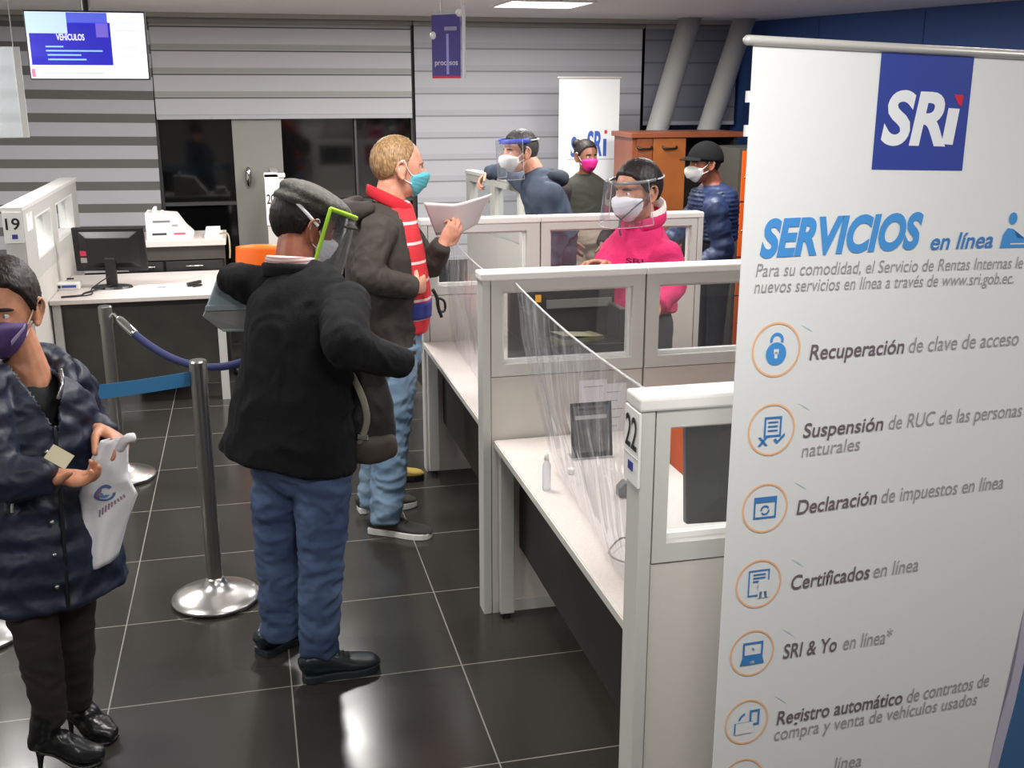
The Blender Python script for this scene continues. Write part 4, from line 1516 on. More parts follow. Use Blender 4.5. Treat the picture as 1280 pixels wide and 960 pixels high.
def head_shell(bm, M, fn, nu=56, nv=40):
    """closed surface r = fn(azimuth, elevation) around the head centre"""
    rows = []
    for i in range(1, nv):
        el = -pi / 2 + pi * i / nv
        row = []
        for j in range(nu):
            az = -pi + 2 * pi * j / nu
            r = fn(az, el)
            row.append(bm.verts.new(M @ V((r * sin(az) * cos(el), r * cos(az) * cos(el), r * sin(el)))))
        rows.append(row)
    lo = bm.verts.new(M @ V((0, 0, -fn(0, -pi / 2))))
    hi = bm.verts.new(M @ V((0, 0, fn(0, pi / 2))))
    for j in range(nu):
        k = (j + 1) % nu
        bm.faces.new((lo, rows[0][k], rows[0][j]))
        bm.faces.new((hi, rows[-1][j], rows[-1][k]))
        for a, b in zip(rows, rows[1:]):
            bm.faces.new((a[j], a[k], b[k], b[j]))
    return bm


def basis(F, U=V((0, 0, 1)), c=V((0, 0, 0)), s=1.0):
    F = F.normalized()
    R = F.cross(U).normalized()
    U = R.cross(F)
    M = Matrix((R * s, F * s, U * s)).transposed().to_4x4()
    M.translation = c
    return M


def hand(bm, W, D, N, side, curl=(20, 30, 25), s=1.0, spread=0.0, thumb=0.35):
    D = D.normalized()
    N = (N - D * N.dot(D)).normalized()
    T = D.cross(N) * side
    tube(bm, [W - D * .02 * s, W + D * .02 * s, W + D * .055 * s, W + D * .085 * s], [(.026 * s, .02 * s), (.03 * s, .018 * s), (.039 * s, .016 * s), (.039 * s, .012 * s)], T, 14, 2, (0.3, 0.8))
    for k in range(4):
        off = (.030, .0105, -.0095, -.0285)[k] * s
        st = (.078, .086, .083, .073)[k] * s
        ln = (.070, .078, .072, .056)[k] * s
        p = W + D * st + T * off
        ang = 0
        ax = T
        pts = [p - D * .02 * s, p]
        for q, c in zip((.42, .32, .26), curl):
            ang += radians(c + (k * 3 if k > 1 else 0))
            d = D * cos(ang) + N * sin(ang) + T * (spread * (1.5 - k) * 0.3)
            p = p + d.normalized() * ln * q
            pts.append(p)
        r0 = (.0092, .0096, .0092, .0080)[k] * s
        tube(bm, pts, [r0, r0, r0 * .96, r0 * .9, r0 * .78], T, 10, 2, (0.5, 0.9))
    p = W + D * .022 * s + T * .026 * s
    d1 = (D * .6 + T * .75 + N * thumb).normalized()
    d2 = (D * .85 + T * .35 + N * (thumb + .25)).normalized()
    tube(bm, [p - d1 * .01 * s, p + d1 * .03 * s, p + d1 * .036 * s + d2 * .03 * s, p + d1 * .036 * s + d2 * .055 * s], [.0135 * s, .0125 * s, .0105 * s, .0088 * s], N, 10, 3, (0.5, 0.9))
    return bm


def ear(bm, M, side):
    c = V((side * .0735, -.004, -.012))
    o = V((side * .012, -.012, 0))
    ellip(bm, M @ (c + V((side * .001, -.004, 0))), (.0085, .021, .031), M.to_3x3())
    pts = [c + V((side * .004, .012, .002)), c + V((side * .006, .012, .022)), c + V((side * .012, 0, .034)), c + V((side * .016, -.016, .03)),
           c + V((side * .017, -.022, .008)), c + V((side * .012, -.014, -.016)), c + V((side * .006, .002, -.032)), c + V((side * .003, .008, -.026))]
    tube(bm, [M @ p for p in pts], [.005, .0055, .0058, .006, .006, .006, .0075, .006], n=8, k=2)


HAIR_M = [(0, 46), (30, 44), (52, 34), (66, 12), (76, -6), (84, -14), (92, 14), (104, 4), (118, -22), (150, -34), (180, -36)]
HAIR_BALD = [(0, 68), (22, 66), (38, 50), (55, 36), (70, 22), (78, -8), (85, -12), (92, 14), (104, 4), (116, -24), (150, -36), (180, -38)]
HAIR_W = [(0, 44), (30, 42), (52, 30), (70, 8), (82, -8), (90, 8), (104, 2), (116, -20), (150, -32), (180, -36)]


def make_head(root, body_bm, hc, F, U, s, hair=HAIR_M, hair_mat=None, hair_t=.012, hair_n=(22, .004), eyes=True, iris=(60, 40, 28), brow=(40, 30, 26), top_t=0.0):
    M = basis(F, U, hc, s)
    head_shell(body_bm, M, head_r)
    for sd in (-1, 1):
        ear(body_bm, M, sd)
    if hair_mat:
        def hf(az, el):
            lim = radians(interp(hair, abs(math.degrees(az))))
            k = max(0, min(1, (el - lim) / 0.10 + 0.3))
            k = k * k * (3 - 2 * k)
            d = V((sin(az) * cos(el), cos(az) * cos(el), sin(el)))
            n = noise.noise(V((d.x * hair_n[0] * 1.3, d.y * hair_n[0] * .5, d.z * hair_n[0] * .6)))
            return head_r(az, el, False) - .008 + k * (.008 + hair_t + top_t * max(0, sin(el)) + hair_n[1] * n)
        bm = B()
        head_shell(bm, M, hf, 96, 64)
        ob('hair', bm, hair_mat, root, smooth=True)
    if eyes:
        for sd in (-1, 1):
            az = sd * .34
            r = head_r(az, 0) - .0075
            c = V((r * sin(az), r * cos(az), 0.0))
            bm = B()
            ellip(bm, M @ c, (.0145 * s, .0132 * s, .0115 * s), M.to_3x3().normalized())
            e = ob('eye', bm, mat('eye white', (226, 220, 214), 0.25), root, smooth=True)
            bm = B()
            ellip(bm, M @ (c + V((sin(az) * .3 * .009, .0085, 0))), (.0066 * s, .0048 * s, .0066 * s), M.to_3x3().normalized())
            ob('iris', bm, mat('iris %d' % iris[0], iris, 0.15), e, smooth=True)
            pts = []
            for k in range(5):
                a = sd * (.16 + .105 * k)
                el = .175 + .03 * sin(pi * (k + .5) / 5) - .012 * k / 4
                r = head_r(a, el) + .0005
                pts.append(M @ V((r * sin(a) * cos(el), r * cos(a) * cos(el), r * sin(el))))
            bm = B()
            tube(bm, pts, [(.003 * s, .0022 * s), (.0048 * s, .0026 * s), (.0048 * s, .0026 * s), (.004 * s, .0024 * s), (.002 * s, .0015 * s)], M.to_3x3() @ V((0, 0, 1)), 8, 2)
            ob('eyebrow', bm, mat('brow %d' % brow[0], brow, 0.8), root, smooth=True)
    return M


def face_mask(root, M, s, m, cup=.016, up=-7, low=-64, wide=62, pleats=True, loops=True, loop_m=None, name='face_mask'):
    def mf(az, el):
        e, a = math.degrees(el), abs(math.degrees(az))
        hi = up - (a / wide) ** 1.5 * 14
        lo = low + (a / wide) ** 2 * 22
        k = min((hi - e) / 5 + .5, (e - lo) / 6 + .5, (wide - a) / 7 + .5)
        k = max(0, min(1, k))
        k = k * k * (3 - 2 * k)
        b = head_r(az, el, False)
        f = .008 + cup * exp(-(az / .5) ** 2 - ((el + .42) / .36) ** 2) + .010 * exp(-(az / .3) ** 2 - ((el + .22) / .2) ** 2)
        if pleats:
            f += .0012 * sin(e * .42 * pi / 1.6)
        return b - .008 + k * (.008 + f)
    bm = B()
    head_shell(bm, M, mf, 80, 64)
    o = ob(name, bm, m, root, smooth=True)
    if loops:
        for sd in (-1, 1):
            def hp_(azd, eld, up_=.004):
                az, el = radians(azd) * sd, radians(eld)
                r = head_r(az, el, False) + up_
                return M @ V((r * sin(az) * cos(el), r * cos(az) * cos(el), r * sin(el)))
            bm = B()
            wire(bm, [hp_(wide - 4, up - 14, .008), hp_(76, -4, .006), hp_(88, 18, .012), hp_(102, 10, .016), hp_(100, -14, .014), hp_(86, -34, .006), hp_(wide - 4, low + 26, .008)], .0018 * s, 6, 3)
            ob('ear_loop', bm, loop_m or PAPER, o, smooth=True)
    return o


def grow(bm, P, r, side=V((1, 0, 0)), n=16, power=2.0, caps=(1, 1), k=4):
    return tube(bm, P, r, side, n, k, caps, power)


def mids(a, b, f=.5):
    return a.lerp(b, f)


def arm_tube(bm, S, E, W, r, side, caps=(.8, .25)):
    """upper arm, elbow, forearm in one tapering tube; r = (shoulder, upper, elbow, fore, cuff)"""
    d1, d2 = (E - S).normalized(), (W - E).normalized()
    e0, e1 = E - d1 * .035, E + d2 * .035
    e = (e0 + e1) / 2 * .6 + E * .4
    return grow(bm, [S, mids(S, E), e0, e, e1, mids(E, W), W], [r[0], r[1], r[2] * 1.02, r[2], r[2] * 1.0, r[3], r[4]], side, 16, 2.0, caps, 3)


def leg_tube(bm, Hp, K, A_, r, side, caps=(.6, .2)):
    return grow(bm, [Hp, mids(Hp, K, .5), K, mids(K, A_, .4), A_], [r[0], r[1], r[2], r[3], r[4]], side, 18, 2.0, caps, 4)


def shoe(root, heel, toe, m, sole_m, s=1.0, h=.085, name='shoe', sole_h=.022, open_top=True, w=1.0):
    """low shoe standing on the floor from heel to toe"""
    d = (toe - heel)
    L = d.length
    d.normalize()
    sd = V((d.y, -d.x, 0))
    z = V((0, 0, 1))
    b0 = V((heel.x, heel.y, 0))
    st = ((0.02, .028, h * .85), (.1, .036, h * 1.0), (.25, .038, h * 1.0), (.42, .040, h * .82), (.6, .046, h * .6), (.78, .047, h * .5), (.92, .038, h * .42), (.985, .02, h * .32))
    bm = B()
    pts, rad = [], []
    for f, hw, hh in st:
        hh = max(hh - sole_h * .6, .012)
        pts.append(b0 + d * (L * f) + z * (sole_h * .6 + hh / 2))
        rad.append((hw * s * w, hh / 2))
    tube(bm, pts, rad, sd, 18, 3, (0.6, 0.8), 2.6)
    o = ob(name, bm, m, root, smooth=True)
    bm = B()
    out = [(-.005, .024), (.0, .03), (.1, .037), (.3, .036), (.45, .038), (.62, .047), (.78, .0485), (.9, .041), (.97, .028), (1.0, .01)]
    poly = [(L * f, hw * s * w * 1.05) for f, hw in out] + [(L * f, -hw * s * w * 1.05) for f, hw in out[::-1]]
    M = Matrix((d, sd, z)).transposed().to_4x4()
    M.translation = b0
    prism(bm, poly, 0, sole_h, M)
    ob('sole', bm, sole_m, o, bevel=.004)
    for k in range(4):
        f = .42 + .06 * k
        hh = h * (.86 - .26 * (f - .42) / .18 * .9)
        p = b0 + d * (L * f) + z * (hh + .003)
        bm = B()
        wire(bm, [p - sd * .018 * s, p + z * .004, p + sd * .018 * s], .0025, 6, 2)
        ob('lace', bm, mat('dark lace', (40, 40, 42), 0.7), o, smooth=True)
    return o


def skin(name, rgb, rgb2):
    m = mat(name, rgb, 0.5, spec=0.4, vary=(30, rgb2))
    b = m.node_tree.nodes['Principled BSDF']
    b.inputs['Subsurface Weight'].default_value = 0.15
    b.inputs['Subsurface Radius'].default_value = (0.02, 0.008, 0.004)
    return m


def hairmat(name, rgb, rgb2, rough=.5):
    m = mat(name, rgb, rough, spec=.3)
    nt = m.node_tree
    b = nt.nodes['Principled BSDF']
    tc = nt.nodes.new('ShaderNodeTexCoord')
    mp = nt.nodes.new('ShaderNodeMapping')
    mp.inputs['Scale'].default_value = (160, 160, 26)
    n = nt.nodes.new('ShaderNodeTexNoise')
    n.inputs['Scale'].default_value = 1
    n.inputs['Detail'].default_value = 2
    r = nt.nodes.new('ShaderNodeValToRGB')
    r.color_ramp.elements[0].position = .38
    r.color_ramp.elements[1].position = .66
    r.color_ramp.elements[0].color = col(rgb)
    r.color_ramp.elements[1].color = col(rgb2)
    bp_ = nt.nodes.new('ShaderNodeBump')
    bp_.inputs['Strength'].default_value = .5
    bp_.inputs['Distance'].default_value = .004
    nt.links.new(tc.outputs['Object'], mp.inputs[0])
    nt.links.new(mp.outputs[0], n.inputs['Vector'])
    nt.links.new(n.outputs['Fac'], r.inputs['Fac'])
    nt.links.new(n.outputs['Fac'], bp_.inputs['Height'])
    nt.links.new(bp_.outputs['Normal'], b.inputs['Normal'])
    nt.links.new(r.outputs['Color'], b.inputs['Base Color'])
    return m


def cloth(name, bm, m, root, voxel=.008, smooth=2, wr=(((9, 9, 5), .006), ((24, 24, 14), .002)), **k):
    return finish(name, remesh(bm, voxel, smooth, wr, **k), m, root, smooth=True)


def body(bm, m, root, voxel=.005):
    return finish('body', remesh(bm, voxel, 1), m, root, smooth=True)


Zu = V((0, 0, 1))
VISOR = clear('visor film', (246, 249, 252), 0.25, 0.05, haze=0.06)


def visor(root, M, band_m, r=.112, z0=.045, z1=-.17, a=80, cy=.0, band_h=.03, name='face_shield', tilt=.0, band=True):
    """clear curved face shield with a forehead band"""
    def fn(u, v):
        an = radians(-a + 2 * a * u)
        z = z0 + (z1 - z0) * v
        rr = r + tilt * v
        return M @ V((rr * .88 * sin(an), cy + rr * 1.12 * cos(an), z))
    o = ob(name, grid_sheet(fn, 24, 6), VISOR, root, smooth=True)
    bm = B()
    wire(bm, [fn(0, 0)] + [fn(0, k / 4) for k in range(1, 5)], .0016, 6, 1)
    wire(bm, [fn(k / 16, 1) for k in range(17)], .0016, 6, 1)
    wire(bm, [fn(1, k / 4) for k in range(5)], .0016, 6, 1)
    ob('shield_edge', bm, clear('visor edge', (255, 255, 255), .4, .1, haze=.5, hazecol=(235, 238, 242)), o, smooth=True)
    if band:
        bm = B()
        pts = []
        for k in range(25):
            an = radians(-100 + 200 * k / 24)
            pts.append(M @ V((.094 * sin(an), cy - .006 + .112 * cos(an), z0 - band_h * .2)))
        tube(bm, pts, [(.006, band_h / 2)] * 25, M.to_3x3() @ V((1, 0, 0)), 10, 1)
        # keep the band upright
        ob('forehead_band', bm, band_m, o, smooth=True)
        bm = B()
        pts = []
        for k in range(17):
            an = radians(100 + 160 * k / 16)
            pts.append(M @ V((.094 * sin(an), -.008 + .116 * cos(an), z0 - band_h * .2)))
        wire(bm, pts, .004, 8, 1)
        ob('elastic', bm, mat('grey elastic', (190, 192, 196), .7), o, smooth=True)
    return o


def collar(bm, c, a, b, h, F, thick=.012, tilt=0.02, gap=40, U=Zu):
    """standing collar band round the neck, open at the front by gap degrees"""
    M = basis(F, U, c)
    pts = []
    for k in range(21):
        an = radians(gap / 2 + (360 - gap) * k / 20)
        pts.append(M @ V((a * sin(an), b * cos(an), h / 2 - tilt * cos(an))))
    # side axis vertical so that the band stands upright
    tube(bm, pts, [(h / 2, thick / 2)] * 21, U, 10, 1, (.5, .5))
    return bm


# ------------------------------------------------------------------ man in the striped polo
def man_polo():
    root = thing('person', at(486, 655, 4.8) * 1.0, 'man in grey brown hooded jacket and red striped polo holding a sheet of paper', 'person')
    root.location.z = 0
    SK = skin('fair skin', (214, 158, 134), (200, 138, 114))
    F = V((.98, .10, 0))
    side = V((.10, -.98, 0))
    hc = at(499, 208, 4.82)
    nb = at(488, 262, 4.82)
    shR, shL = at(474, 288, 4.64), at(500, 286, 5.0)
    elR, wrR = at(457, 345, 4.56), at(518, 360, 4.60)
    elL, wrL = at(536, 335, 4.98), at(553, 306, 4.86)
    pel = at(490, 425, 4.82)
    hipR, hipL = at(493, 435, 4.72), at(497, 432, 4.92)
    knR, knL = at(490, 545, 4.68), at(476, 540, 4.98)
    anR, anL = at(481, 650, 4.64), at(464, 630, 4.97)
    bm = B()
    MH = make_head(root, bm, hc, V((.98, .06, -.04)), Zu, 1.13, HAIR_BALD, hairmat('sandy hair', (122, 92, 62), (168, 136, 98)), .004, (26, .0035), iris=(90, 110, 130), brow=(170, 130, 90))
    grow(bm, [hc + V((-.02, 0, -.04)), mids(hc, nb, .6) + V((-.015, 0, 0)), nb + V((-.01, 0, -.05))], [(.062, .064), (.062, .066), (.075, .085)], side)
    arm_tube(bm, shR, elR, wrR, (.05, .046, .04, .036, .028), side, (.8, .8))
    arm_tube(bm, shL, elL, wrL, (.05, .046, .04, .036, .028), side, (.8, .8))
    grow(bm, [nb + V((0, 0, -.09)), at(488, 320, 4.82), pel], [(.10, .07), (.15, .10), (.14, .10)], side)
    leg_tube(bm, hipR, knR, anR, (.07, .065, .05, .048, .036), side)
    leg_tube(bm, hipL, knL, anL, (.07, .065, .05, .048, .036), side)
    hand(bm, wrR, V((.62, .78, .05)), V((-.78, .62, 0)), 1, (22, 28, 22), 1.0)
    hand(bm, wrL, V((.6, .05, .8)), V((-.15, .95, .25)), -1, (25, 45, 40), 1.1, thumb=.5)
    body(bm, SK, root, .0046)
    face_mask(root, MH, 1.13, mat('surgical teal', (92, 178, 192), .7), up=-9, low=-66)
    # polo
    pol = banded('striped polo', (206, 44, 52), (226, 206, 206), .085, .12, None, (0, 0), .8, offset=.22)
    bm = B()
    grow(bm, [nb + V((.01, 0, .02)), at(490, 284, 4.82), at(494, 320, 4.82), at(499, 372, 4.82), at(497, 408, 4.82)],
         [(.088, .092), (.165, .112), (.185, .128), (.168, .140), (.165, .135)], side, 24, 2.2, (.4, .15))
    p = cloth('polo_shirt', bm, pol, root, .008, 2, (((8, 8, 6), .004),))
    bm = B()
    grow(bm, [at(499, 392, 4.82), at(499, 372, 4.82)], [(.170, .1445), (.174, .1455)], side, 28, 2.2, (.05, .05))
    ob('blue_band', bm, mat('polo blue band', (44, 52, 128), .8), p, smooth=True)
    bm = B()
    collar(bm, nb + V((.0, 0, .01)), .088, .098, .055, F, .016, .05, 14)
    ob('collar', bm, mat('red collar', (196, 26, 42), .8), p, smooth=True)
    # jacket
    JK = mat('grey brown jacket', (60, 53, 48), .85, bump=(220, .25), vary=(5, (48, 43, 40)))
    bm = B()
    grow(bm, [nb + V((-.03, 0, .01)), at(482, 282, 4.82), at(478, 320, 4.82), at(478, 372, 4.82), at(478, 420, 4.82), at(477, 455, 4.82)],
         [(.10, .085), (.20, .125), (.225, .155), (.21, .160), (.212, .165), (.215, .165)], side, 28, 2.2, (.4, .1))
    grow(bm, [shR + V((0, .05, -.01)), nb + V((-.03, 0, -.02)), shL + V((0, -.05, -.01))], [.06, .07, .06], F)
    cx = at(498, 350, 4.72)

    def cut(c):              # the jacket hangs open at the front
        u = c - cx
        return u.dot(F) > .075 - .15 * (c.z - 1.0) and c.y < 4.93 and .7 < c.z < 1.56
    j = cloth('jacket', bm, JK, root, .008, 2, (((9, 9, 7), .010), ((22, 22, 14), .004)), cut=cut)
    thicken(j, .006, -1)
    for S_, E_, W_, r_ in ((shR, elR, wrR, (.084, .075, .068, .06, .046)), (shL, elL, wrL, (.075, .07, .062, .055, .044))):
        bm = B()
        arm_tube(bm, S_, E_, W_, r_, side)
        cloth('sleeve', bm, JK, j, .007, 2, (((11, 11, 9), .009), ((26, 26, 18), .003)))
    # hood lying on the back
    bm = B()
    M = basis(F, Zu, nb + V((-.06, 0, .005)))
    pts = [M @ V((.12 * cos(a), -.06 + .075 * sin(a) * -1, .02 - .03 * sin(a))) for a in [pi * k / 10 for k in range(11)]]
    tube(bm, pts, [.03 + .022 * sin(pi * k / 10) for k in range(11)], Zu, 14, 2)
    cloth('hood', bm, JK, j, .008, 2)
    bm = B()
    wire(bm, [at(541, 362, 4.66), at(546, 372, 4.66), at(548, 385, 4.66), at(552, 396, 4.66)], .008, 8)
    wire(bm, [at(546, 372, 4.66), at(555, 376, 4.66), at(556, 388, 4.66), at(548, 390, 4.66)], .006, 8)
    ob('drawcord', bm, BLACK, j, smooth=True)
    # jeans
    JN = mat('pale denim', (128, 152, 174), .85, bump=(400, .2), vary=(6, (98, 124, 150)))
    bm = B()
    grow(bm, [at(492, 405, 4.82), pel, at(492, 448, 4.82)], [(.165, .125), (.172, .135), (.16, .12)], side, 24, 2.2, (.2, .5))
    leg_tube(bm, hipR, knR, anR + V((0, 0, -.005)), (.105, .098, .078, .078, .072), side)
    leg_tube(bm, hipL, knL, anL + V((0, 0, -.005)), (.105, .095, .074, .074, .068), side)
    cloth('jeans', bm, JN, root, .008, 2, (((7, 7, 12), .010), ((18, 18, 26), .005)))
    bm = B()
    collar(bm, at(493, 409, 4.82), .175, .142, .035, F, .01, 0, 4)
    ob('belt', bm, mat('brown belt', (66, 50, 44), .5), root, smooth=True)
    SH = mat('black canvas', (52, 48, 46), .8)
    WS = mat('white rubber', (222, 220, 214), .5)
    for q, (h_, t_) in enumerate(((atz(463, 664, 0), atz(540, 672, 0)), (atz(448, 640, 0), atz(521, 630, 0)))):
        shoe(root, h_, t_, SH, WS, 1.12, .10, 'sneaker', .03)


man_polo()


def held_sheet():
    def fn(u, v):
        a = at(529 + 86 * u, 253 + 6 * u - 22 * max(0, u - .45) ** 1.2 * 1.6, 4.84 - .04 * u)
        b_ = at(545 + 52 * u, 294 - 4 * u - 26 * max(0, u - .6), 4.97 - .03 * u)
        p = a.lerp(b_, v)
        p.y += .02 * sin(pi * u) * (1 - v)
        return p
    o = ob('paper_sheet', grid_sheet(fn, 24, 10), PAPER, smooth=True)
    thicken(o, .0012)
    tag(o, 'curled white sheet held up by the man in striped polo', 'paper')


held_sheet()


# ------------------------------------------------------------------ man in the black blazer
def man_blazer():
    root = thing('person', V((.05, 3.6, 0)), 'man in black blazer, jeans and flat cap with a green framed face shield', 'person')
    SK = skin('tan skin', (150, 92, 68), (136, 80, 58))
    F = V((.50, .86, 0)).normalized()
    R = V((F.y, -F.x, 0))
    hF = V((.88, .30, -.36)).normalized()
    hU = V((.36, .10, .93)).normalized()
    hc = at(382, 281, 3.80)
    nb = at(370, 345, 3.74)
    shR, shL = at(432, 380, 3.56), at(322, 358, 3.86)
    elR, wrR = at(430, 432, 3.36), at(494, 452, 3.52)
    elL, wrL = at(288, 347, 3.84), at(336, 376, 4.06)
    hipR, hipL = at(404, 580, 3.54), at(350, 578, 3.66)
    knR, knL = at(402, 700, 3.50), at(347, 690, 3.62)
    anR, anL = at(398, 812, 3.47), at(350, 788, 3.63)
    bm = B()
    MH = make_head(root, bm, hc, hF, hU, 1.1, [(a, e + 2 if a < 105 else e - 9) for a, e in HAIR_M], hairmat('black hair', (14, 12, 12), (34, 30, 28)), .011, (24, .003), iris=(40, 28, 22))
    grow(bm, [hc + V((-.03, -.02, -.03)), mids(hc, nb, .55) + V((-.02, -.02, 0)), nb + V((-.01, -.01, -.05))], [(.062, .064), (.064, .068), (.08, .085)], R)
    arm_tube(bm, shR, elR, wrR, (.05, .046, .04, .036, .028), R, (.8, .8))
    arm_tube(bm, shL, elL, wrL, (.04, .036, .032, .03, .026), R, (.8, .8))
    grow(bm, [nb + V((0, 0, -.09)), at(372, 430, 3.64), at(374, 560, 3.6)], [(.09, .07), (.15, .10), (.14, .10)], R)
    leg_tube(bm, hipR, knR, anR, (.07, .065, .05, .048, .036), R)
    leg_tube(bm, hipL, knL, anL, (.07, .065, .05, .048, .036), R)
    hand(bm, wrR, V((.15, .95, -.3)), V((-.9, .1, -.3)), 1, (30, 40, 30), 1.0)
    hand(bm, wrL, V((.2, .3, -.9)), V((.8, .4, .2)), -1, (40, 40, 30), 1.06)
    body(bm, SK, root, .0048)
    face_mask(root, MH, 1.1, mat('white cloth mask', (226, 224, 226), .8), up=-9, low=-66)
    # flat cap
    TW_ = mat('grey tweed', (74, 72, 67), .9, bump=(180, .4), vary=(60, (58, 56, 53)))
    bm = B()
    ellip(bm, MH @ V((0, .012, .080)), (.098 * 1.1, .126 * 1.1, .044 * 1.1), (MH.to_3x3().normalized() @ Matrix.Rotation(radians(-8), 3, 'X')), 28, 16)
    ellip(bm, MH @ V((0, -.012, .062)), (.093 * 1.1, .112 * 1.1, .034 * 1.1), MH.to_3x3().normalized(), 28, 14)
    cp = cloth('flat_cap', bm, TW_, root, .006, 2, (((10, 10, 10), .006), ((30, 30, 30), .002)))

    def peak(u, v):
        a = radians(-62 + 124 * u)
        r0, r1 = .094, .094 + .034 * cos(a)
        r_ = r0 + (r1 - r0) * v
        return MH @ V((r_ * .92 * sin(a), .012 + r_ * 1.2 * cos(a), .062 - .022 * v - .014 * sin(a) ** 2))
    pk = ob('peak', grid_sheet(peak, 20, 6), TW_, cp, smooth=True)
    thicken(pk, .006)
    bm = B()
    wire(bm, [at(383, 240, 3.64), at(402, 236, 3.62), at(416, 250, 3.62)], .004)
    # face shield with green frame and white elastic
    A_ = [at(407, 263, 3.60), at(443, 279, 3.60), at(433, 336, 3.62), at(396, 330, 3.58)]
    R_l = [q + V((.14, .20, .02)) for q in A_]

    def fs(u, v):
        # from near temple round the face to the far temple
        an = radians(-84 + 168 * u)
        z = .070 - .235 * v
        rr = .126 + .012 * v
        return MH @ V((rr * .80 * -sin(an), .004 + rr * 1.18 * cos(an), z))
    sh = ob('face_shield', grid_sheet(fs, 28, 8), VISOR, root, smooth=True)
    GR = mat('lime green frame', (140, 186, 34), .5)
    bm = B()
    tube(bm, [fs(k / 30, 0) for k in range(31)], [(.008, .0045)] * 31, MH.to_3x3() @ V((0, 0, 1)), 10, 1)
    tube(bm, [fs(1, k / 6) for k in range(7)], [(.0075, .0045)] * 7, MH.to_3x3() @ V((0, 1, 0)), 10, 1)
    tube(bm, [fs(0, k / 6) for k in range(7)], [(.0075, .0045)] * 7, MH.to_3x3() @ V((0, 1, 0)), 10, 1)
    ob('green_frame', bm, GR, sh, smooth=True)
    bm = B()
    pts = []
    for k in range(25):
        az = radians(88 + (272 - 88) * k / 24)
        el = radians(6 + 30 * sin(pi * k / 24))
        r = head_r(az, el, False) + .013
        pts.append(MH @ V((r * sin(az) * cos(el), r * cos(az) * cos(el), r * sin(el))))
    tube(bm, pts, [(.006, .003)] * 25, MH.to_3x3() @ V((0, 0, 1)), 8, 1)
    ob('white_elastic', bm, PAPER, sh, smooth=True)
    # shirt collar
    SHT = banded('pink striped shirt', (206, 180, 178), (150, 110, 112), .012, .3, rough=.8)
    bm = B()
    grow(bm, [nb + V((0, 0, .02)), nb + V((0, 0, -.04)), nb + V((0, 0, -.12))], [(.078, .082), (.11, .095), (.14, .1)], R, 20, 2, (.2, .2))
    st_ = cloth('shirt', bm, SHT, root, .008, 1, (((9, 9, 9), .002),))
    bm = B()
    collar(bm, nb + V((-.008, -.008, .022)), .085, .092, .045, F, .014, .018, 50)
    ob('collar', bm, SHT, st_, smooth=True)
    # blazer
    BZ = mat('black wool', (13, 13, 15), .9, spec=.25, bump=(260, .3), vary=(3, (20, 20, 22)))
    bm = B()
    grow(bm, [nb + V((0, 0, .0)), at(374, 366, 3.70), at(376, 410, 3.66), at(371, 470, 3.64), at(364, 530, 3.62), at(360, 572, 3.62)],
         [(.10, .085), (.175, .115), (.188, .14), (.198, .145), (.222, .155), (.245, .165)], R, 28, 2.2, (.3, .1))
    grow(bm, [shR + (shL - shR) * .12, nb + V((0, 0, -.03)), shL + (shR - shL) * .12], [.065, .075, .065], F)
    arm_tube(bm, shR, elR, wrR + (wrR - elR) * .16, (.082, .078, .074, .062, .052), R)
    arm_tube(bm, shL, elL, wrL, (.075, .066, .058, .052, .045), R)
    hz = at(361, 590, 3.6).z
    bl_ = cloth('blazer', bm, BZ, root, .008, 2, (((8, 8, 6), .009), ((20, 20, 12), .003)))
    # vent at the back, pocket line, cuff buttons
    for k in range(3):
        bm = B()
        q = wrR + (elR - wrR).normalized() * (.02 + .02 * k) + V((-.01, -.056, -.012))
        ellip(bm, q, (.007, .004, .007))
        ob('cuff_button', bm, mat('horn button', (120, 116, 112), .25), bl_, smooth=True)
    bm = B()
    collar(bm, nb + V((0, 0, -.008)), .105, .108, .05, F, .02, .02, 60)
    ob('lapel_collar', bm, BZ, bl_, smooth=True)
    JN = mat('blue denim', (74, 94, 126), .85, bump=(400, .2), vary=(4, (44, 60, 94)))
    bm = B()
    grow(bm, [at(374, 530, 3.6), at(376, 570, 3.6), at(377, 598, 3.6)], [(.17, .12), (.178, .125), (.16, .11)], R, 24, 2.2, (.3, .5))
    leg_tube(bm, hipR, knR, anR + V((0, 0, -.01)), (.098, .092, .076, .072, .066), R)
    leg_tube(bm, hipL, knL, anL + V((0, 0, -.01)), (.098, .092, .076, .072, .066), R)
    cloth('jeans', bm, JN, root, .008, 2, (((7, 7, 14), .009), ((18, 18, 30), .005)))
    SH = mat('dark teal leather', (20, 32, 34), .35)
    SO = mat('dark rubber', (34, 44, 46), .5)
    shoe(root, atz(380, 850, 0), atz(474, 832, 0), SH, SO, 1.15, .105, 'shoe', .028)
    shoe(root, atz(326, 820, 0), atz(384, 790, 0), SH, SO, 1.15, .105, 'shoe', .028)


man_blazer()


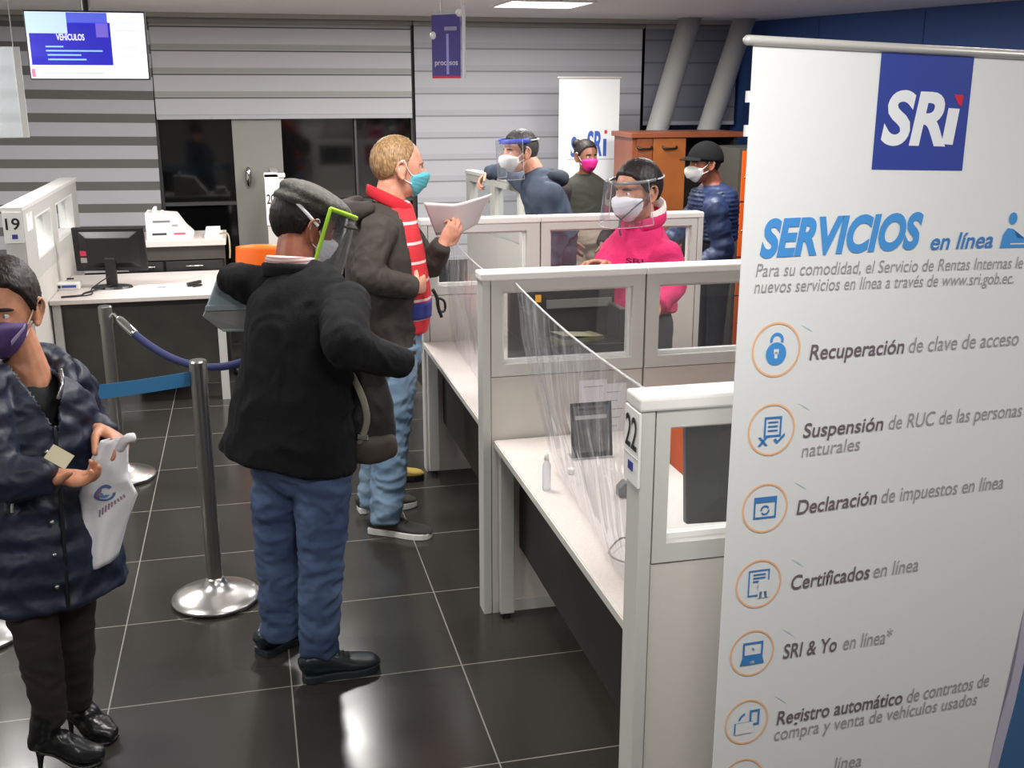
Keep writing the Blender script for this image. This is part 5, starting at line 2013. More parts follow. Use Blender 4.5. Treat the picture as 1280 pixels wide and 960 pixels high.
def messenger_bag():
    c = at(462, 520, 3.62)
    t = thing('messenger_bag', c, 'black messenger bag with brown pouch hanging at the hip of the black blazer', 'bag')
    M = Matrix.Translation(c) @ Matrix.Rotation(radians(-14), 4, 'Z') @ Matrix.Rotation(radians(6), 4, 'Y')
    bm = B()
    grow(bm, [M @ V((0, 0, -.13)), M @ V((.005, 0, -.05)), M @ V((0, 0, .05)), M @ V((-.02, 0, .17))], [(.09, .05), (.088, .055), (.075, .05), (.05, .035)], V((1, 0, 0)), 20, 3, (.4, .4))
    cloth('bag_body', bm, mat('black nylon', (30, 29, 28), .6, bump=(200, .2)), t, .007, 1, (((14, 14, 10), .006),))
    bm = B()
    grow(bm, [M @ V((-.055, -.035, -.105)), M @ V((.01, -.04, -.108)), M @ V((.085, -.02, -.09))], [(.03, .045), (.036, .055), (.03, .045)], V((0, 1, 0)), 18, 2.6, (.7, .7))
    cloth('pouch', bm, mat('brown nylon', (66, 58, 50), .6, bump=(200, .2)), t, .007, 1, (((14, 14, 10), .004),))
    bm = B()
    tube(bm, [M @ V((-.07, -.062, .17)), M @ V((-.02, -.066, .08)), M @ V((0, -.07, 0)), M @ V((-.02, -.07, -.08))], [(.012, .003)] * 4, V((1, 0, 0)), 8, 3)
    ob('webbing', bm, mat('grey webbing', (120, 114, 100), .6), t, smooth=True)
    ob('buckle', boxb((-.03, -.078, -.065), (.01, -.068, -.045), M), CHROME, t, bevel=.003)
    bm = B()
    tube(bm, [at(452, 482, 3.6), at(447, 462, 3.58), at(442, 440, 3.56)], [(.014, .003)] * 3, V((1, 0, 0)), 8, 3)
    ob('shoulder_strap', bm, mat('black nylon', (30, 29, 28), .6), t, smooth=True)
    g = at(470, 488, 3.7)
    ob('green_tab', boxb((g.x - .02, g.y, g.z - .05), (g.x + .012, g.y + .02, g.z + .06)), mat('green tab', (30, 120, 60), .6), t, bevel=.003)


messenger_bag()


def grey_folder():
    q = [at(268, 352, 3.9), at(332, 352, 3.95), at(318, 384, 3.95), at(258, 384, 3.9)]
    t = thing('document_case', q[3], 'blue grey document case clamped under the arm of the black blazer', 'document case')

    def panel(name, pts, m_, th=.016):
        bm = B()
        n = V((0, 1, 0)) * th
        a = [bm.verts.new(p) for p in pts]
        b = [bm.verts.new(p + n) for p in pts]
        k = len(pts)
        bm.faces.new(a)
        bm.faces.new(b[::-1])
        for i in range(k):
            bm.faces.new((a[i], b[i], b[(i + 1) % k], a[(i + 1) % k]))
        return ob(name, bm, m_, t, bevel=.004)
    panel('upper_flap', [at(272, 345, 3.9), at(335, 345, 3.95), at(318, 384, 3.93), at(257, 386, 3.88)], mat('case blue grey', (152, 168, 176), .45))
    panel('fold_strip', [at(257, 382, 3.875), at(320, 380, 3.925), at(319, 387, 3.925), at(256, 389, 3.875)], mat('case pale fold', (156, 168, 172), .4), .004)
    panel('lower_pocket', [at(257, 387, 3.885), at(318, 385, 3.935), at(308, 413, 3.95), at(276, 413, 3.93), at(253, 396, 3.89)], mat('case grey', (158, 160, 158), .5))
    panel('lower_edge', [at(276, 411, 3.925), at(308, 411, 3.945), at(306, 415, 3.945), at(278, 415, 3.925)], mat('case pale fold', (156, 168, 172), .4), .012)


grey_folder()


# ------------------------------------------------------------------ woman with the white bag
def woman_coat():
    root = thing('person', V((-.66, 3.2, 0)), 'woman in navy quilted coat, purple mask and heeled black boots', 'person')
    SK = skin('warm skin', (200, 142, 112), (184, 126, 96))
    F = V((.50, -.86, 0)).normalized()
    R = V((F.y, -F.x, 0))
    hc = at(3, 384, 3.2)
    nb = at(34, 462, 3.26)
    shR, shL = at(-32, 480, 3.12), at(84, 476, 3.34)
    elR, wrR = at(-6, 598, 3.0), at(66, 594, 2.99)
    elL, wrL = at(116, 556, 3.48), at(125, 536, 3.22)
    hipR, hipL = at(32, 720, 3.12), at(82, 715, 3.24)
    knR, knL = at(46, 800, 3.10), at(92, 785, 3.24)
    anR, anL = at(66, 902, 3.12), at(98, 880, 3.26)
    hF = V((-.10, -.99, -.08)).normalized()
    bm = B()
    HB = hairmat('dark brown hair', (26, 20, 18), (48, 38, 34))
    MH = make_head(root, bm, hc, hF, V((.06, 0, 1)), 1.12, HAIR_W, HB, .012, (20, .003), iris=(90, 96, 104), brow=(44, 32, 28))
    grow(bm, [hc + V((.0, .03, -.04)), mids(hc, nb, .55) + V((.0, .02, 0)), nb + V((0, 0, -.06))], [(.052, .056), (.052, .056), (.075, .08)], R)
    arm_tube(bm, shR, elR, wrR, (.045, .042, .036, .033, .025), R, (.8, .8))
    arm_tube(bm, shL, elL, wrL, (.045, .042, .036, .033, .025), R, (.8, .8))
    grow(bm, [nb + V((0, 0, -.06)), at(45, 560, 3.24), at(54, 690, 3.2)], [(.09, .06), (.13, .09), (.13, .10)], R)
    leg_tube(bm, hipR, knR, anR, (.06, .056, .045, .044, .034), R)
    leg_tube(bm, hipL, knL, anL, (.06, .056, .045, .044, .034), R)
    hand(bm, wrR, V((.93, -.25, -.12)), V((.1, -.2, .97)), 1, (22, 34, 30), 1.0, thumb=.6)
    hand(bm, wrL, V((.62, -.6, -.22)), V((-.3, -.3, -.9)), -1, (26, 36, 30), 1.02, thumb=.5)
    body(bm, SK, root, .0046)
    m_ = face_mask(root, MH, 1.12, mat('purple mask cloth', (88, 68, 124), .75, vary=(14, (78, 60, 112))), up=-6, low=-66, pleats=False, loop_m=mat('loop beige', (206, 184, 160), .7))

    def lab(u, v):
        az = radians(24 + 24 * u)
        el = radians(-37 + 15 * u + 8 * v)
        r = head_r(az, el, False) + .008 + .016 * exp(-(az / .5) ** 2 - ((el + .42) / .36) ** 2) + .010 * exp(-(az / .3) ** 2 - ((el + .22) / .2) ** 2) + .003
        return MH @ V((r * sin(-az) * cos(el), r * cos(az) * cos(el), r * sin(el)))
    o = ob('mask_lettering', grid_sheet(lab, 12, 3), mat('mask pale print', (168, 158, 196), .7), m_, smooth=True)
    thicken(o, .001)
    # navy quilted coat
    NV = mat('navy nylon', (27, 36, 58), .55, bump=(30, .25, .01), vary=(7, (21, 28, 47)))
    nt = NV.node_tree
    bs = nt.nodes['Principled BSDF']
    tc = nt.nodes.new('ShaderNodeTexCoord')
    wv = nt.nodes.new('ShaderNodeTexWave')
    wv.bands_direction = 'Z'
    wv.inputs['Scale'].default_value = 4.2
    wv.inputs['Distortion'].default_value = 1.6
    bp_ = nt.nodes.new('ShaderNodeBump')
    bp_.inputs['Strength'].default_value = .5
    bp_.inputs['Distance'].default_value = .015
    nt.links.new(tc.outputs['Object'], wv.inputs['Vector'])
    nt.links.new(wv.outputs['Fac'], bp_.inputs['Height'])
    nt.links.new(bs.inputs['Normal'].links[0].from_socket, bp_.inputs['Normal'])
    nt.links.new(bp_.outputs['Normal'], bs.inputs['Normal'])
    bm = B()
    grow(bm, [nb + V((0, .02, -.03)), at(34, 492, 3.24), at(40, 540, 3.22), at(46, 600, 3.22), at(58, 670, 3.2), at(66, 735, 3.2)],
         [(.09, .08), (.17, .115), (.185, .14), (.178, .14), (.20, .155), (.215, .165)], R, 28, 2.2, (.3, .1))
    grow(bm, [shR + (shL - shR) * .1, nb + V((0, .02, -.045)), shL + (shR - shL) * .1], [.058, .06, .058], F)
    arm_tube(bm, shR, elR, wrR, (.078, .074, .068, .06, .048), R)
    arm_tube(bm, shL, elL, wrL, (.075, .072, .064, .055, .044), R)
    vn = nb + F * .11

    def cut(c):              # open V at the neck
        u = c - nb
        return u.dot(F) > .03 and c.z > nb.z - .145 and abs(u.dot(R)) < .005 + .36 * (c.z - (nb.z - .145))
    ct = cloth('coat', bm, NV, root, .008, 2, (((8, 8, 10), .012), ((22, 22, 22), .004)), cut=cut)
    thicken(ct, .008, -1)
    bm = B()
    M = basis(F, Zu, nb + V((0, .015, -.015)))
    for sd in (-1, 1):
        pts = [M @ V((0, -.1, .045)), M @ V((sd * .07, -.075, .04)), M @ V((sd * .098, .0, .015)), M @ V((sd * .075, .085, -.05)), M @ V((sd * .03, .125, -.13))]
        tube(bm, pts, [.026, .03, .03, .026, .014], Zu, 12, 3)
    cloth('hood_collar', bm, NV, ct, .007, 2, (((14, 14, 14), .006),))
    bm = B()
    grow(bm, [nb + V((0, 0, -.08)), at(40, 520, 3.24), at(46, 580, 3.24)], [(.10, .085), (.125, .098), (.12, .09)], R, 20, 2.2)
    cloth('dark_top', bm, mat('black knit', (22, 22, 26), .85), root, .009, 1)
    z0 = at(44, 540, 3.06)
    bm = B()
    f0 = at(44, 520, 3.2) + F * .14
    f1 = at(56, 735, 3.2) + F * .172
    wire(bm, [f0, mids(f0, f1) + F * .006, f1], .006)
    ob('zip', bm, mat('gunmetal', (70, 70, 74), .35, .9), ct, smooth=True)
    for k, f in enumerate((.12, .3, .5, .68, .86)):
        bm = B()
        ellip(bm, f0.lerp(f1, f) + F * .008 + R * .03, (.007, .007, .007))
        ob('snap', bm, mat('silver snap', (170, 170, 174), .25, .9), ct, smooth=True)
    # silver buckles on the chest
    bm = B()
    q = at(76, 488, 3.2) + F * .0
    wire(bm, [at(76, 462, 3.16), at(78, 480, 3.14), at(72, 498, 3.13)], .006)
    ob('toggle', bm, mat('silver snap', (170, 170, 174), .25, .9), ct, smooth=True)
    bm = B()
    wire(bm, [at(17, 560, 3.03), at(16, 600, 3.01), at(15, 640, 3.03)], .004)
    ob('drawcord', bm, mat('pale cord', (206, 204, 200), .5), ct, smooth=True)
    LG = mat('brown leggings', (44, 34, 33), .8, vary=(9, (36, 28, 28)))
    bm = B()
    leg_tube(bm, hipR, knR, anR, (.082, .076, .062, .058, .042), R)
    leg_tube(bm, hipL, knL, anL, (.082, .076, .062, .058, .042), R)
    grow(bm, [at(56, 680, 3.2), at(57, 715, 3.19)], [(.14, .11), (.14, .11)], R, 20, 2, (.5, .5))
    cloth('leggings', bm, LG, root, .008, 2, (((8, 8, 16), .005),))
    # heeled ankle boots
    LE = mat('black leather', (22, 22, 24), .28, bump=(60, .15))
    for kk, (A0, heel, toe) in enumerate(((anR, atz(49, 962, 0), atz(128, 952, 0)), (anL, atz(88, 915, 0), atz(143, 928, 0)))):
        d = (toe - heel)
        L = d.length
        d.normalize()
        sd = V((d.y, -d.x, 0))
        bm = B()
        top = A0 + V((0, 0, .03))
        q = heel
        grow(bm, [top + V((0, 0, .03)), mids(top, heel + V((0, 0, .11)), .6) + d * .01, heel + d * .035 + V((0, 0, .105)), heel + d * .05 + V((0, 0, .10))], [(.05, .05), (.042, .045), (.036, .042), (.034, .04)], sd, 16, 2, (.1, .5))
        pts = [heel + d * .0 + V((0, 0, .098)), heel + d * (L * .3) + V((0, 0, .092)), heel + d * (L * .52) + V((0, 0, .062)), heel + d * (L * .75) + V((0, 0, .04)), heel + d * (L * .95) + V((0, 0, .032))]
        tube(bm, pts, [(.032, .032), (.037, .04), (.042, .036), (.045, .03), (.03, .022)], sd, 16, 3, (.8, 1), 2.2)
        bo = cloth('boot', bm, LE, root, .006, 2, (((12, 12, 24), .005),))
        bm = B()
        pts = [heel + d * .01 + V((0, 0, .07)), heel + d * (L * .3) + V((0, 0, .058)), heel + d * (L * .52) + V((0, 0, .026)), heel + d * (L * .75) + V((0, 0, .010)), heel + d * (L * .98) + V((0, 0, .009))]
        tube(bm, pts, [(.03, .008), (.034, .008), (.041, .009), (.046, .010), (.03, .009)], sd, 12, 3, (.5, .6))
        ob('sole', bm, BLACK, bo, smooth=True)
        bm = B()
        tube(bm, [heel + V((0, 0, .085)) + d * .015, heel + V((0, 0, .04)) + d * .008, heel + V((0, 0, 0)) + d * .004], [.022, .010, .007], sd, 12, 3, (.2, .05))
        ob('heel', bm, BLACK, bo, smooth=True)


woman_coat()


def tote():
    Yb_ = 3.12
    t = thing('tote_bag', at(130, 630, Yb_), 'white tote bag with a round logo held by the woman in navy coat', 'bag')
    WB = mat('white tote cloth', (222, 222, 226), .75, bump=(40, .15))
    left = [(126, 551), (113, 575), (98, 620), (101, 632), (106, 680), (108, 712)]
    right = [(160, 547), (160, 590), (163, 600), (172, 618), (159, 652), (148, 694)]

    def pl_(u, v, off):
        i = min(int(v * 5), 4)
        f = v * 5 - i
        l = (left[i][0] + (left[i + 1][0] - left[i][0]) * f, left[i][1] + (left[i + 1][1] - left[i][1]) * f)
        r = (right[i][0] + (right[i + 1][0] - right[i][0]) * f, right[i][1] + (right[i + 1][1] - right[i][1]) * f)
        p = at(l[0] + (r[0] - l[0]) * u, l[1] + (r[1] - l[1]) * u, Yb_)
        p.y += off * (sin(pi * u) ** .6) * (.35 + .65 * v) + .012 * noise.noise(V((u * 3, v * 4, 2 if off > 0 else 9)))
        return p
    fr_ = ob('front_cloth', grid_sheet(lambda u, v: pl_(u, v, -.035), 22, 26), WB, t, smooth=True)
    thicken(fr_, .002)
    bk_ = ob('rear_cloth', grid_sheet(lambda u, v: pl_(u, v, .045), 16, 20), WB, t, smooth=True)
    thicken(bk_, .002)
    bm = B()
    wire(bm, [at(150, 560, Yb_ - .01), at(158, 549, Yb_ - .03), at(167, 547, Yb_ - .03)], .014)
    ob('handle', bm, WB, t, smooth=True)
    # round emblem and line of print
    for nm, r0, r1, rgb, a0, a1 in (('emblem_ring', 1.0, .72, (92, 110, 160), 0.2, 5.6), ('emblem_centre', .5, .1, (96, 148, 204), 0.6, 4.2), ('emblem_swoosh', .72, .52, (170, 90, 96), 2.6, 4.4)):
        bm = B()
        n = 28
        qa, qb = [], []
        for k in range(n + 1):
            a = a0 + (a1 - a0) * k / n
            for lst, r in ((qa, r0), (qb, r1)):
                uu = .50 + .20 * r * cos(a)
                vv = .45 + .105 * r * sin(a)
                p = pl_(uu, vv, -.035)
                lst.append(bm.verts.new(p + V((0, -.003, 0))))
        for k in range(n):
            bm.faces.new((qa[k], qa[k + 1], qb[k + 1], qb[k]))
        ob(nm, bm, mat(nm, rgb, .7), fr_)
    for k in range(9):
        def lt(u, v, k=k):
            p = pl_(.34 + .055 * k + .035 * u, .63 - .012 * k + .04 * v, -.035)
            return p + V((0, -.003, 0))
        ob('printed_letter', grid_sheet(lt, 1, 1), mat('bag print', (150, 120, 140), .7), fr_)


tote()
c = at(74, 571, 2.97)
o = ob('card', boxb((-.032, -.022, -.001), (.032, .022, .001), Matrix.Translation(c) @ Matrix.Rotation(radians(58), 4, 'X') @ Matrix.Rotation(radians(-35), 4, 'Z')), mat('cream card', (208, 200, 168), .6))
tag(o, 'small cream card held by the woman in navy coat', 'card')


# ------------------------------------------------------------------ staff woman in the pink jacket
def woman_pink():
    root = thing('person', V((1.95, 4.75, 0)), 'woman in bright pink fleece jacket with white mask and face shield', 'person')
    SK = skin('light brown skin', (196, 138, 112), (178, 120, 96))
    F = V((-.62, -.78, 0)).normalized()
    R = V((F.y, -F.x, 0))
    hc = at(796, 238, 4.74)
    nb = at(802, 284, 4.78)
    shL, shR = at(832, 316, 4.64), at(768, 312, 4.92)
    elL, wrL = at(843, 352, 4.62), at(822, 382, 4.48)
    elR, wrR = at(752, 350, 4.78), at(757, 331, 4.62)
    hF = V((-.90, -.42, -.10)).normalized()
    hipL, hipR = at(818, 400, 4.70), at(778, 400, 4.82)
    bm = B()
    MH = make_head(root, bm, hc, hF, Zu, 1.14, HAIR_W, hairmat('black brown hair', (26, 22, 22), (44, 38, 36)), .012, (20, .003), iris=(46, 32, 26))
    grow(bm, [hc + V((.03, .02, -.04)), mids(hc, nb, .55) + V((.02, .01, 0)), nb + V((0, 0, -.05))], [(.05, .054), (.052, .056), (.075, .08)], R)
    arm_tube(bm, shR, elR, wrR, (.045, .042, .036, .033, .025), R, (.8, .8))
    arm_tube(bm, shL, elL, wrL, (.045, .042, .036, .033, .025), R, (.8, .8))
    pe = at(797, 395, 4.76)
    grow(bm, [nb + V((0, 0, -.02)), at(798, 340, 4.76), pe], [(.11, .07), (.13, .09), (.13, .10)], R)
    for hp_ in (hipL, hipR):
        leg_tube(bm, hp_, V((hp_.x, hp_.y, .5)), V((hp_.x, hp_.y, .09)), (.06, .058, .045, .044, .034), R)
    hand(bm, wrR, V((-.92, -.25, .18)), V((.1, -.4, -.9)), 1, (15, 20, 18), 1.0, .3)
    hand(bm, wrL, V((-.6, -.1, -.8)), V((-.8, -.2, .5)), -1, (15, 22, 20), 1.0, .3)
    body(bm, SK, root, .0052)
    m_ = face_mask(root, MH, 1.14, mat('white fold mask', (232, 230, 234), .8), cup=.024, up=-5, low=-66, wide=66, loop_m=mat('grey strap', (90, 88, 92), .6))
    bm = B()
    for sd in (-1, 1):
        pts = []
        for k in range(9):
            az = radians(90 - 90 * k / 8) * sd
            el = radians(-8 - 40 * (k / 8) ** 1.2)
            r = head_r(az, el, False) + .014 + .02 * exp(-(az / .5) ** 2 - ((el + .42) / .36) ** 2)
            pts.append(MH @ V((r * sin(az) * cos(el), r * cos(az) * cos(el), r * sin(el))))
        wire(bm, pts, .003, 6, 2)
    wire(bm, [MH @ V((0, .1, -.098)), MH @ V((0, .105, -.14)), MH @ V((0, .1, -.165))], .005)
    ob('lanyard_strap', bm, mat('grey strap', (90, 88, 92), .6), m_, smooth=True)
    visor(root, MH, mat('visor clear band', (120, 120, 122), .3), .118, .05, -.12, 80, .012, .016, tilt=.03)
    # bun hair and fleece
    PK = mat('pink fleece', (212, 42, 106), .9, bump=(160, .3), vary=(6, (198, 34, 94)))
    bm = B()
    grow(bm, [nb + V((0, 0, .02)), at(800, 308, 4.78), at(798, 345, 4.76), at(797, 385, 4.76)], [(.085, .085), (.165, .115), (.18, .14), (.188, .145)], R, 26, 2.2, (.3, .1))
    grow(bm, [shR + (shL - shR) * .16, nb + V((0, 0, -.03)), shL + (shR - shL) * .16], [.048, .062, .048], F)
    arm_tube(bm, shR, elR, wrR, (.066, .068, .062, .054, .045), R)
    arm_tube(bm, shL, elL, wrL, (.068, .07, .066, .058, .048), R)
    j = cloth('jacket', bm, PK, root, .008, 2, (((8, 8, 8), .009), ((20, 20, 14), .003)))
    bm = B()
    collar(bm, nb + V((.01, .01, .018)), .098, .106, .06, F, .022, .03, 40)
    ob('pink_collar', bm, PK, j, smooth=True)
    bm = B()
    collar(bm, nb + V((.015, .012, .045)), .092, .098, .06, F, .022, .035, 80)
    ob('white_lining', bm, mat('cream fleece', (232, 222, 218), .95, bump=(120, .4)), j, smooth=True)
    q = at(805, 303, 4.6)
    fr_ = shL * .62 + shR * .38 + V((0, 0, -.035)) + F * .135
    text_on('chest_print', 'SRI', mat('maroon print', (120, 16, 66), .7), j, fr_ + R * .045, -R, Zu + F * .25, .085, .026, bold=.02, lift=.012)
    bm = B()
    grow(bm, [at(797, 372, 4.76), pe, at(797, 412, 4.76)], [(.15, .11), (.16, .12), (.15, .11)], R, 22, 2.2, (.3, .5))
    for hp_ in (hipL, hipR):
        leg_tube(bm, hp_, V((hp_.x, hp_.y, .5)), V((hp_.x, hp_.y, .05)), (.09, .085, .065, .062, .055), R)
    cloth('trousers', bm, mat('charcoal trousers', (46, 46, 52), .8), root, .01, 2)
    for hp_ in (hipL, hipR):
        a = V((hp_.x, hp_.y, 0))
        shoe(root, a - F * .08, a + F * .17, BLACK, BLACK, 1.0, .08)


woman_pink()


# ------------------------------------------------------------------ man leaning on the divider
def man_visor():
    root = thing('person', V((2.2, 7.26, 0)), 'man in slate hooded jacket with blue banded visor leaning on a divider', 'person')
    SK = skin('fair skin', (214, 158, 134), (200, 138, 114))
    F = V((-.96, .05, 0)).normalized()
    R = V((F.y, -F.x, 0))
    if R.y < 0:
        pass
    hc = at(649, 189, 7.22)
    nb = at(670, 221, 7.2)
    shR, shL = at(662, 234, 7.38), at(688, 240, 7.02)
    elR, wrR = at(637, 213, 7.62), at(610, 216, 7.78)
    elL, wrL = at(698, 292, 7.02), at(692, 330, 7.04)
    hF = V((-.95, -.28, -.06)).normalized()
    bm = B()
    MH = make_head(root, bm, hc, hF, Zu, 1.16, HAIR_M, hairmat('grey black hair', (44, 42, 42), (70, 68, 66)), .012, (20, .003), iris=(50, 36, 28))
    grow(bm, [hc + V((.03, .01, -.04)), mids(hc, nb, .55) + V((.02, .0, 0)), nb + V((.02, 0, -.05))], [(.06, .062), (.06, .064), (.075, .08)], R)
    arm_tube(bm, shR, elR, wrR, (.05, .046, .04, .036, .028), R, (.8, .8))
    arm_tube(bm, shL, elL, wrL, (.05, .046, .04, .036, .028), R, (.8, .8))
    pe = V((2.08, 7.19, .98))
    grow(bm, [nb + V((0, 0, -.02)), mids(nb, pe), pe], [(.12, .08), (.14, .1), (.14, .1)], R)
    hand(bm, wrR, V((-.7, -.2, -.6)), V((.3, -.4, -.6)), 1, (30, 40, 30), 1.1)
    hand(bm, wrL, V((-.1, .1, -.9)), V((-.2, .8, 0)), -1, (30, 40, 30), 1.05)
    hips = [V((2.08, 7.28, .92)), V((2.08, 7.10, .92))]
    for q in hips:
        leg_tube(bm, q, V((q.x, q.y, .5)), V((q.x - .02, q.y, .09)), (.065, .06, .05, .048, .036), R)
    body(bm, SK, root, .007)
    face_mask(root, MH, 1.16, mat('white respirator', (228, 226, 222), .8), cup=.034, up=-6, low=-64, wide=56, pleats=False)
    visor(root, MH, mat('visor blue band', (52, 74, 168), .5), .118, .07, -.15, 80, .012, .034)
    JK = mat('slate jacket', (58, 70, 88), .75, bump=(120, .2), vary=(5, (48, 59, 76)))
    bm = B()
    grow(bm, [nb + V((.02, 0, .04)), mids(nb, pe, .16), mids(nb, pe, .5), mids(nb, pe, .95)], [(.09, .085), (.2, .13), (.205, .15), (.205, .15)], R, 24, 2.2, (.3, .1))
    grow(bm, [shR + (shL - shR) * .1, nb + V((.02, 0, -.04)), shL + (shR - shL) * .1], [.065, .07, .065], F)
    arm_tube(bm, shR, elR, wrR, (.08, .072, .064, .058, .048), R)
    arm_tube(bm, shL, elL, wrL, (.085, .08, .072, .062, .05), R)
    j = cloth('jacket', bm, JK, root, .011, 2, (((8, 8, 8), .010),))
    bm = B()
    M = basis(F, Zu, nb + V((.05, 0, .0)))
    pts = [M @ V((.12 * cos(a), -.04 - .08 * sin(a), .02 - .03 * sin(a))) for a in [pi * k / 10 for k in range(11)]]
    tube(bm, pts, [.032 + .024 * sin(pi * k / 10) for k in range(11)], Zu, 14, 2)
    cloth('hood', bm, mat('dark slate hood', (42, 50, 62), .8), j, .01, 2)
    bm = B()
    grow(bm, [pe + V((0, 0, .04)), pe + V((0, 0, -.08))], [(.165, .12), (.16, .12)], R, 22, 2.2, (.3, .5))
    for q in hips:
        leg_tube(bm, q, V((q.x, q.y, .5)), V((q.x - .02, q.y, .05)), (.098, .09, .07, .066, .06), R)
    cloth('trousers', bm, mat('dark navy trousers', (34, 38, 52), .8), root, .011, 2)
    for q in hips:
        a = V((q.x, q.y, 0))
        shoe(root, a - F * .09, a + F * .18, BLACK, BLACK, 1.05, .09)


man_visor()


# ------------------------------------------------------------------ woman in the pink mask
def woman_mask():
    root = thing('person', V((2.56, 8.0, 0)), 'woman in dark olive jacket and beige trousers wearing a hot pink mask', 'person')
    SK = skin('brown skin', (150, 100, 78), (134, 88, 68))
    F = V((-.12, -.99, 0)).normalized()
    R = V((F.y, -F.x, 0))
    hc = at(733, 195, 8.0)
    nb = at(732, 222, 8.05)
    shR, shL = at(708, 238, 8.05), at(758, 238, 8.05)
    elR, wrR = at(704, 276, 8.06), at(716, 300, 7.9)
    elL, wrL = at(764, 276, 8.06), at(752, 304, 7.9)
    bm = B()
    HM = hairmat('black brown hair', (26, 22, 22), (44, 38, 36))
    MH = make_head(root, bm, hc, V((.22, -.97, -.04)).normalized(), Zu, 1.0, HAIR_W, HM, .010, (20, .003), iris=(40, 28, 24))
    grow(bm, [hc + V((0, .02, -.04)), mids(hc, nb, .6), nb + V((0, 0, -.05))], [(.05, .054), (.05, .054), (.075, .08)], R)
    pe = V((nb.x, 8.05, .92))
    grow(bm, [nb + V((0, 0, -.02)), mids(nb, pe), pe], [(.11, .07), (.13, .09), (.13, .1)], R)
    arm_tube(bm, shR, elR, wrR, (.045, .042, .036, .033, .025), R, (.8, .8))
    arm_tube(bm, shL, elL, wrL, (.045, .042, .036, .033, .025), R, (.8, .8))
    hand(bm, wrR, V((.2, -.2, -.9)), V((.8, .2, 0)), 1, (20, 25, 20), 1.0)
    hand(bm, wrL, V((-.2, -.2, -.9)), V((-.8, .2, 0)), -1, (20, 25, 20), 1.0)
    hips = [pe + R * .085 + V((0, 0, -.04)), pe - R * .085 + V((0, 0, -.04))]
    for q in hips:
        leg_tube(bm, q, V((q.x, q.y, .48)), V((q.x, q.y, .09)), (.065, .06, .05, .046, .036), R)
    body(bm, SK, root, .007)
    face_mask(root, MH, 1.0, mat('hot pink mask', (226, 40, 136), .75), cup=.018, up=-6, low=-66, pleats=False)
    bm = B()
    ellip(bm, MH @ V((.045, -.07, .085)), (.038, .038, .036))
    ob('hair_bun', bm, HM, root, smooth=True)
    OL = mat('dark olive jacket', (50, 52, 44), .85, bump=(120, .2))
    bm = B()
    grow(bm, [nb + V((0, 0, .025)), mids(nb, pe, .12), mids(nb, pe, .5), mids(nb, pe, .85)], [(.075, .08), (.165, .11), (.17, .13), (.175, .135)], R, 24, 2.2, (.3, .1))
    grow(bm, [shR + (shL - shR) * .1, nb + V((0, 0, -.04)), shL + (shR - shL) * .1], [.055, .06, .055], F)
    j = cloth('sweater', bm, OL, root, .011, 2, (((8, 8, 8), .007),))
    bm = B()
    arm_tube(bm, shR, elR, wrR, (.078, .074, .066, .056, .045), R)
    arm_tube(bm, shL, elL, wrL, (.078, .074, .066, .056, .045), R)
    cloth('sleeves', bm, mat('black maroon sleeve', (38, 26, 30), .85), j, .011, 2, (((8, 8, 8), .007),))
    bm = B()
    grow(bm, [pe + V((0, 0, .12)), pe, pe + V((0, 0, -.08))], [(.15, .11), (.168, .125), (.16, .12)], R, 22, 2.2, (.3, .5))
    for q in hips:
        leg_tube(bm, q, V((q.x, q.y, .48)), V((q.x, q.y, .05)), (.095, .088, .068, .064, .058), R)
    cloth('trousers', bm, mat('beige trousers', (172, 152, 138), .85), root, .011, 2, (((8, 8, 10), .007),))
    for q in hips:
        a = V((q.x, q.y, 0))
        shoe(root, a - F * .08, a + F * .17, BLACK, BLACK, 1.0, .08)


woman_mask()


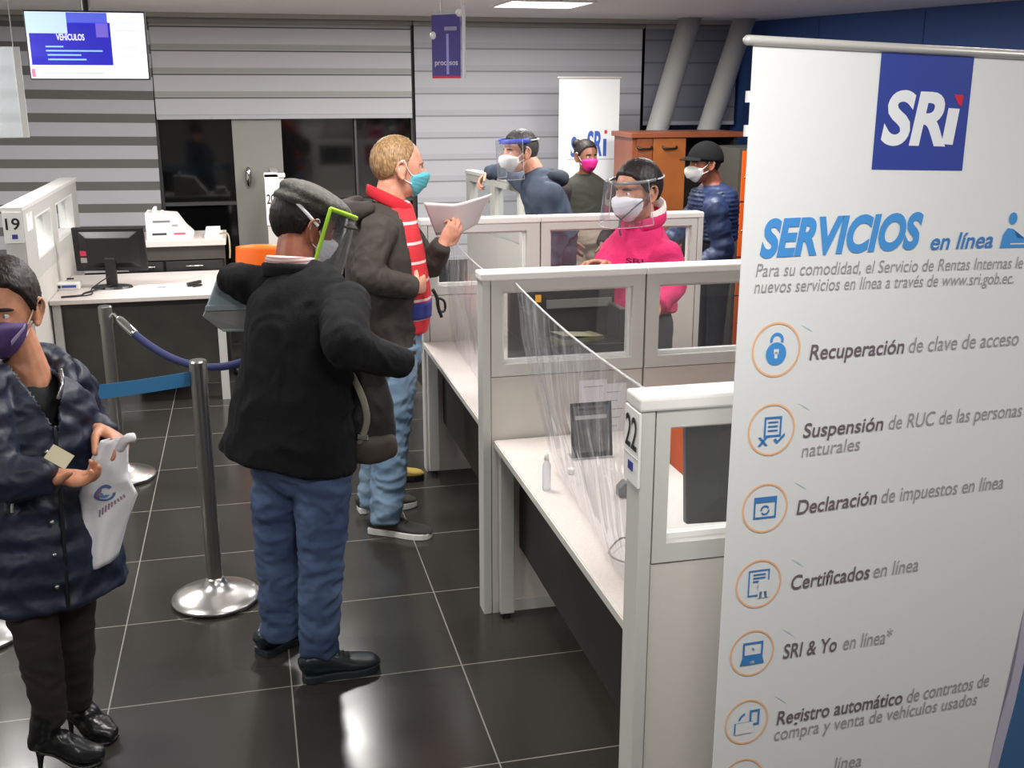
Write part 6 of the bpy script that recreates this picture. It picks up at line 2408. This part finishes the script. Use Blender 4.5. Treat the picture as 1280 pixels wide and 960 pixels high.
# ------------------------------------------------------------------ man in the puffer jacket
def man_cap():
    Yc_ = 7.15
    b0 = at(884, 205, Yc_)
    root = thing('person', V((b0.x, Yc_, 0)), 'man in blue puffer jacket and black cap by the orange lockers', 'person')
    SK = skin('tan skin', (150, 92, 68), (136, 80, 58))
    F = V((-.94, -.18, 0)).normalized()
    R = V((F.y, -F.x, 0))
    hc = at(880, 204, Yc_)
    nb = at(889, 235, Yc_ + .02)
    shR, shL = at(878, 255, Yc_ + .2), at(893, 256, Yc_ - .2)
    elR, wrR = at(850, 290, Yc_ + .2), at(835, 300, Yc_ + .05)
    elL, wrL = at(905, 315, Yc_ - .22), at(872, 330, Yc_ - .2)
    bm = B()
    MH = make_head(root, bm, hc, V((-.97, -.12, -.05)).normalized(), Zu, 1.1, HAIR_M, hairmat('black hair', (14, 12, 12), (34, 30, 28)), .008, (20, .002), iris=(40, 28, 24))
    grow(bm, [hc + V((.03, .01, -.04)), mids(hc, nb, .55) + V((.02, 0, 0)), nb + V((.02, 0, -.05))], [(.06, .062), (.06, .064), (.075, .08)], R)
    pe = V((nb.x + .03, Yc_ + .02, .98))
    grow(bm, [nb + V((0, 0, -.02)), mids(nb, pe), pe], [(.12, .08), (.14, .1), (.14, .1)], R)
    arm_tube(bm, shR, elR, wrR, (.05, .046, .04, .036, .028), R, (.8, .8))
    arm_tube(bm, shL, elL, wrL, (.05, .046, .04, .036, .028), R, (.8, .8))
    hand(bm, wrR, V((-.9, 0, -.2)), V((0, -.8, -.4)), 1, (20, 25, 20), 1.05)
    hand(bm, wrL, V((-.9, .1, -.2)), V((0, .8, -.4)), -1, (20, 25, 20), 1.05)
    hips = [pe + R * .09 + V((0, 0, -.05)), pe - R * .09 + V((0, 0, -.05))]
    for q in hips:
        leg_tube(bm, q, V((q.x, q.y, .5)), V((q.x, q.y, .09)), (.065, .06, .05, .048, .036), R)
    body(bm, SK, root, .007)
    face_mask(root, MH, 1.1, mat('white respirator', (228, 226, 222), .8), cup=.034, up=-6, low=-64, wide=56, pleats=False)
    # black cap with a peak
    BC = mat('black cap cloth', (13, 13, 15), .9, spec=.2)

    def cf(az, el):
        lim = radians(interp([(0, 22), (90, 10), (180, -6)], abs(math.degrees(az))))
        k = max(0, min(1, (el - lim) / .06 + .5))
        return head_r(az, el, False) - .004 + k * .026
    bm = B()
    head_shell(bm, MH, cf, 64, 48)
    cp = ob('cap', bm, BC, root, smooth=True)

    def peak(u, v):
        a = radians(-60 + 120 * u)
        r_ = .095 + .052 * v * cos(a * .9)
        return MH @ V((r_ * .85 * sin(a), .012 + r_ * 1.05 * cos(a), .048 - .016 * v - .012 * sin(a) ** 2))
    pk = ob('peak', grid_sheet(peak, 18, 6), BC, cp, smooth=True)
    thicken(pk, .005)
    bm = B()
    ellip(bm, MH @ V((.0, -.118, .0)), (.012, .008, .009))
    ob('strap_buckle', bm, CHROME, cp, smooth=True)
    PF = mat('blue puffer nylon', (34, 50, 86), .5, vary=(5, (26, 38, 68)))
    bm = B()
    n = 13
    pts, rad = [], []
    a, b_ = nb + V((.02, 0, .03)), pe + V((0, 0, -.02))
    for k in range(n * 2 + 1):
        f = k / (n * 2)
        base = interp([(0, .085), (.12, .18), (.3, .205), (.7, .2), (1, .2)], f)
        pf = .014 if k % 2 else -.006
        pts.append(a.lerp(b_, f))
        rad.append((base + pf, base * .72 + pf))
    tube(bm, pts, rad, R, 26, 2, (.3, .1), 2.2)
    grow(bm, [shR + (shL - shR) * .1, nb + V((.02, 0, -.04)), shL + (shR - shL) * .1], [.065, .07, .065], F)
    for S, E, W in ((shR, elR, wrR), (shL, elL, wrL)):
        pts, rad = [], []
        m_ = 12
        for k in range(m_ + 1):
            f = k / m_
            p = S.lerp(E, f * 2) if f < .5 else E.lerp(W, f * 2 - 1)
            pts.append(p)
            rad.append(interp([(0, .085), (.5, .075), (1, .055)], f) + (.009 if k % 2 else -.004))
        tube(bm, pts, rad, R, 16, 2, (.8, .3))
    cloth('puffer_jacket', bm, PF, root, .010, 1, (((10, 10, 10), .006),))
    bm = B()
    grow(bm, [pe + V((0, 0, .04)), pe + V((0, 0, -.08))], [(.165, .12), (.16, .12)], R, 22, 2.2, (.3, .5))
    for q in hips:
        leg_tube(bm, q, V((q.x, q.y, .5)), V((q.x, q.y, .05)), (.098, .09, .07, .066, .06), R)
    cloth('trousers', bm, mat('black blue trousers', (24, 26, 36), .8), root, .011, 2)
    for q in hips:
        a = V((q.x, q.y, 0))
        shoe(root, a - F * .09, a + F * .18, BLACK, BLACK, 1.05, .09)


man_cap()

# yellow and black shoe standing behind the man in the polo
p0, p1 = atz(499, 598, 0), atz(519, 594, 0)
t = thing('shoe', p0, 'single yellow and black shoe on the floor behind the pale jeans', 'shoe')
shoe(t, p0 + V((-.12, 0, 0)), p0 + V((.13, -.02, 0)), mat('yellow suede', (188, 160, 70), .8), BLACK, 1.0, .10, 'upper', .03)
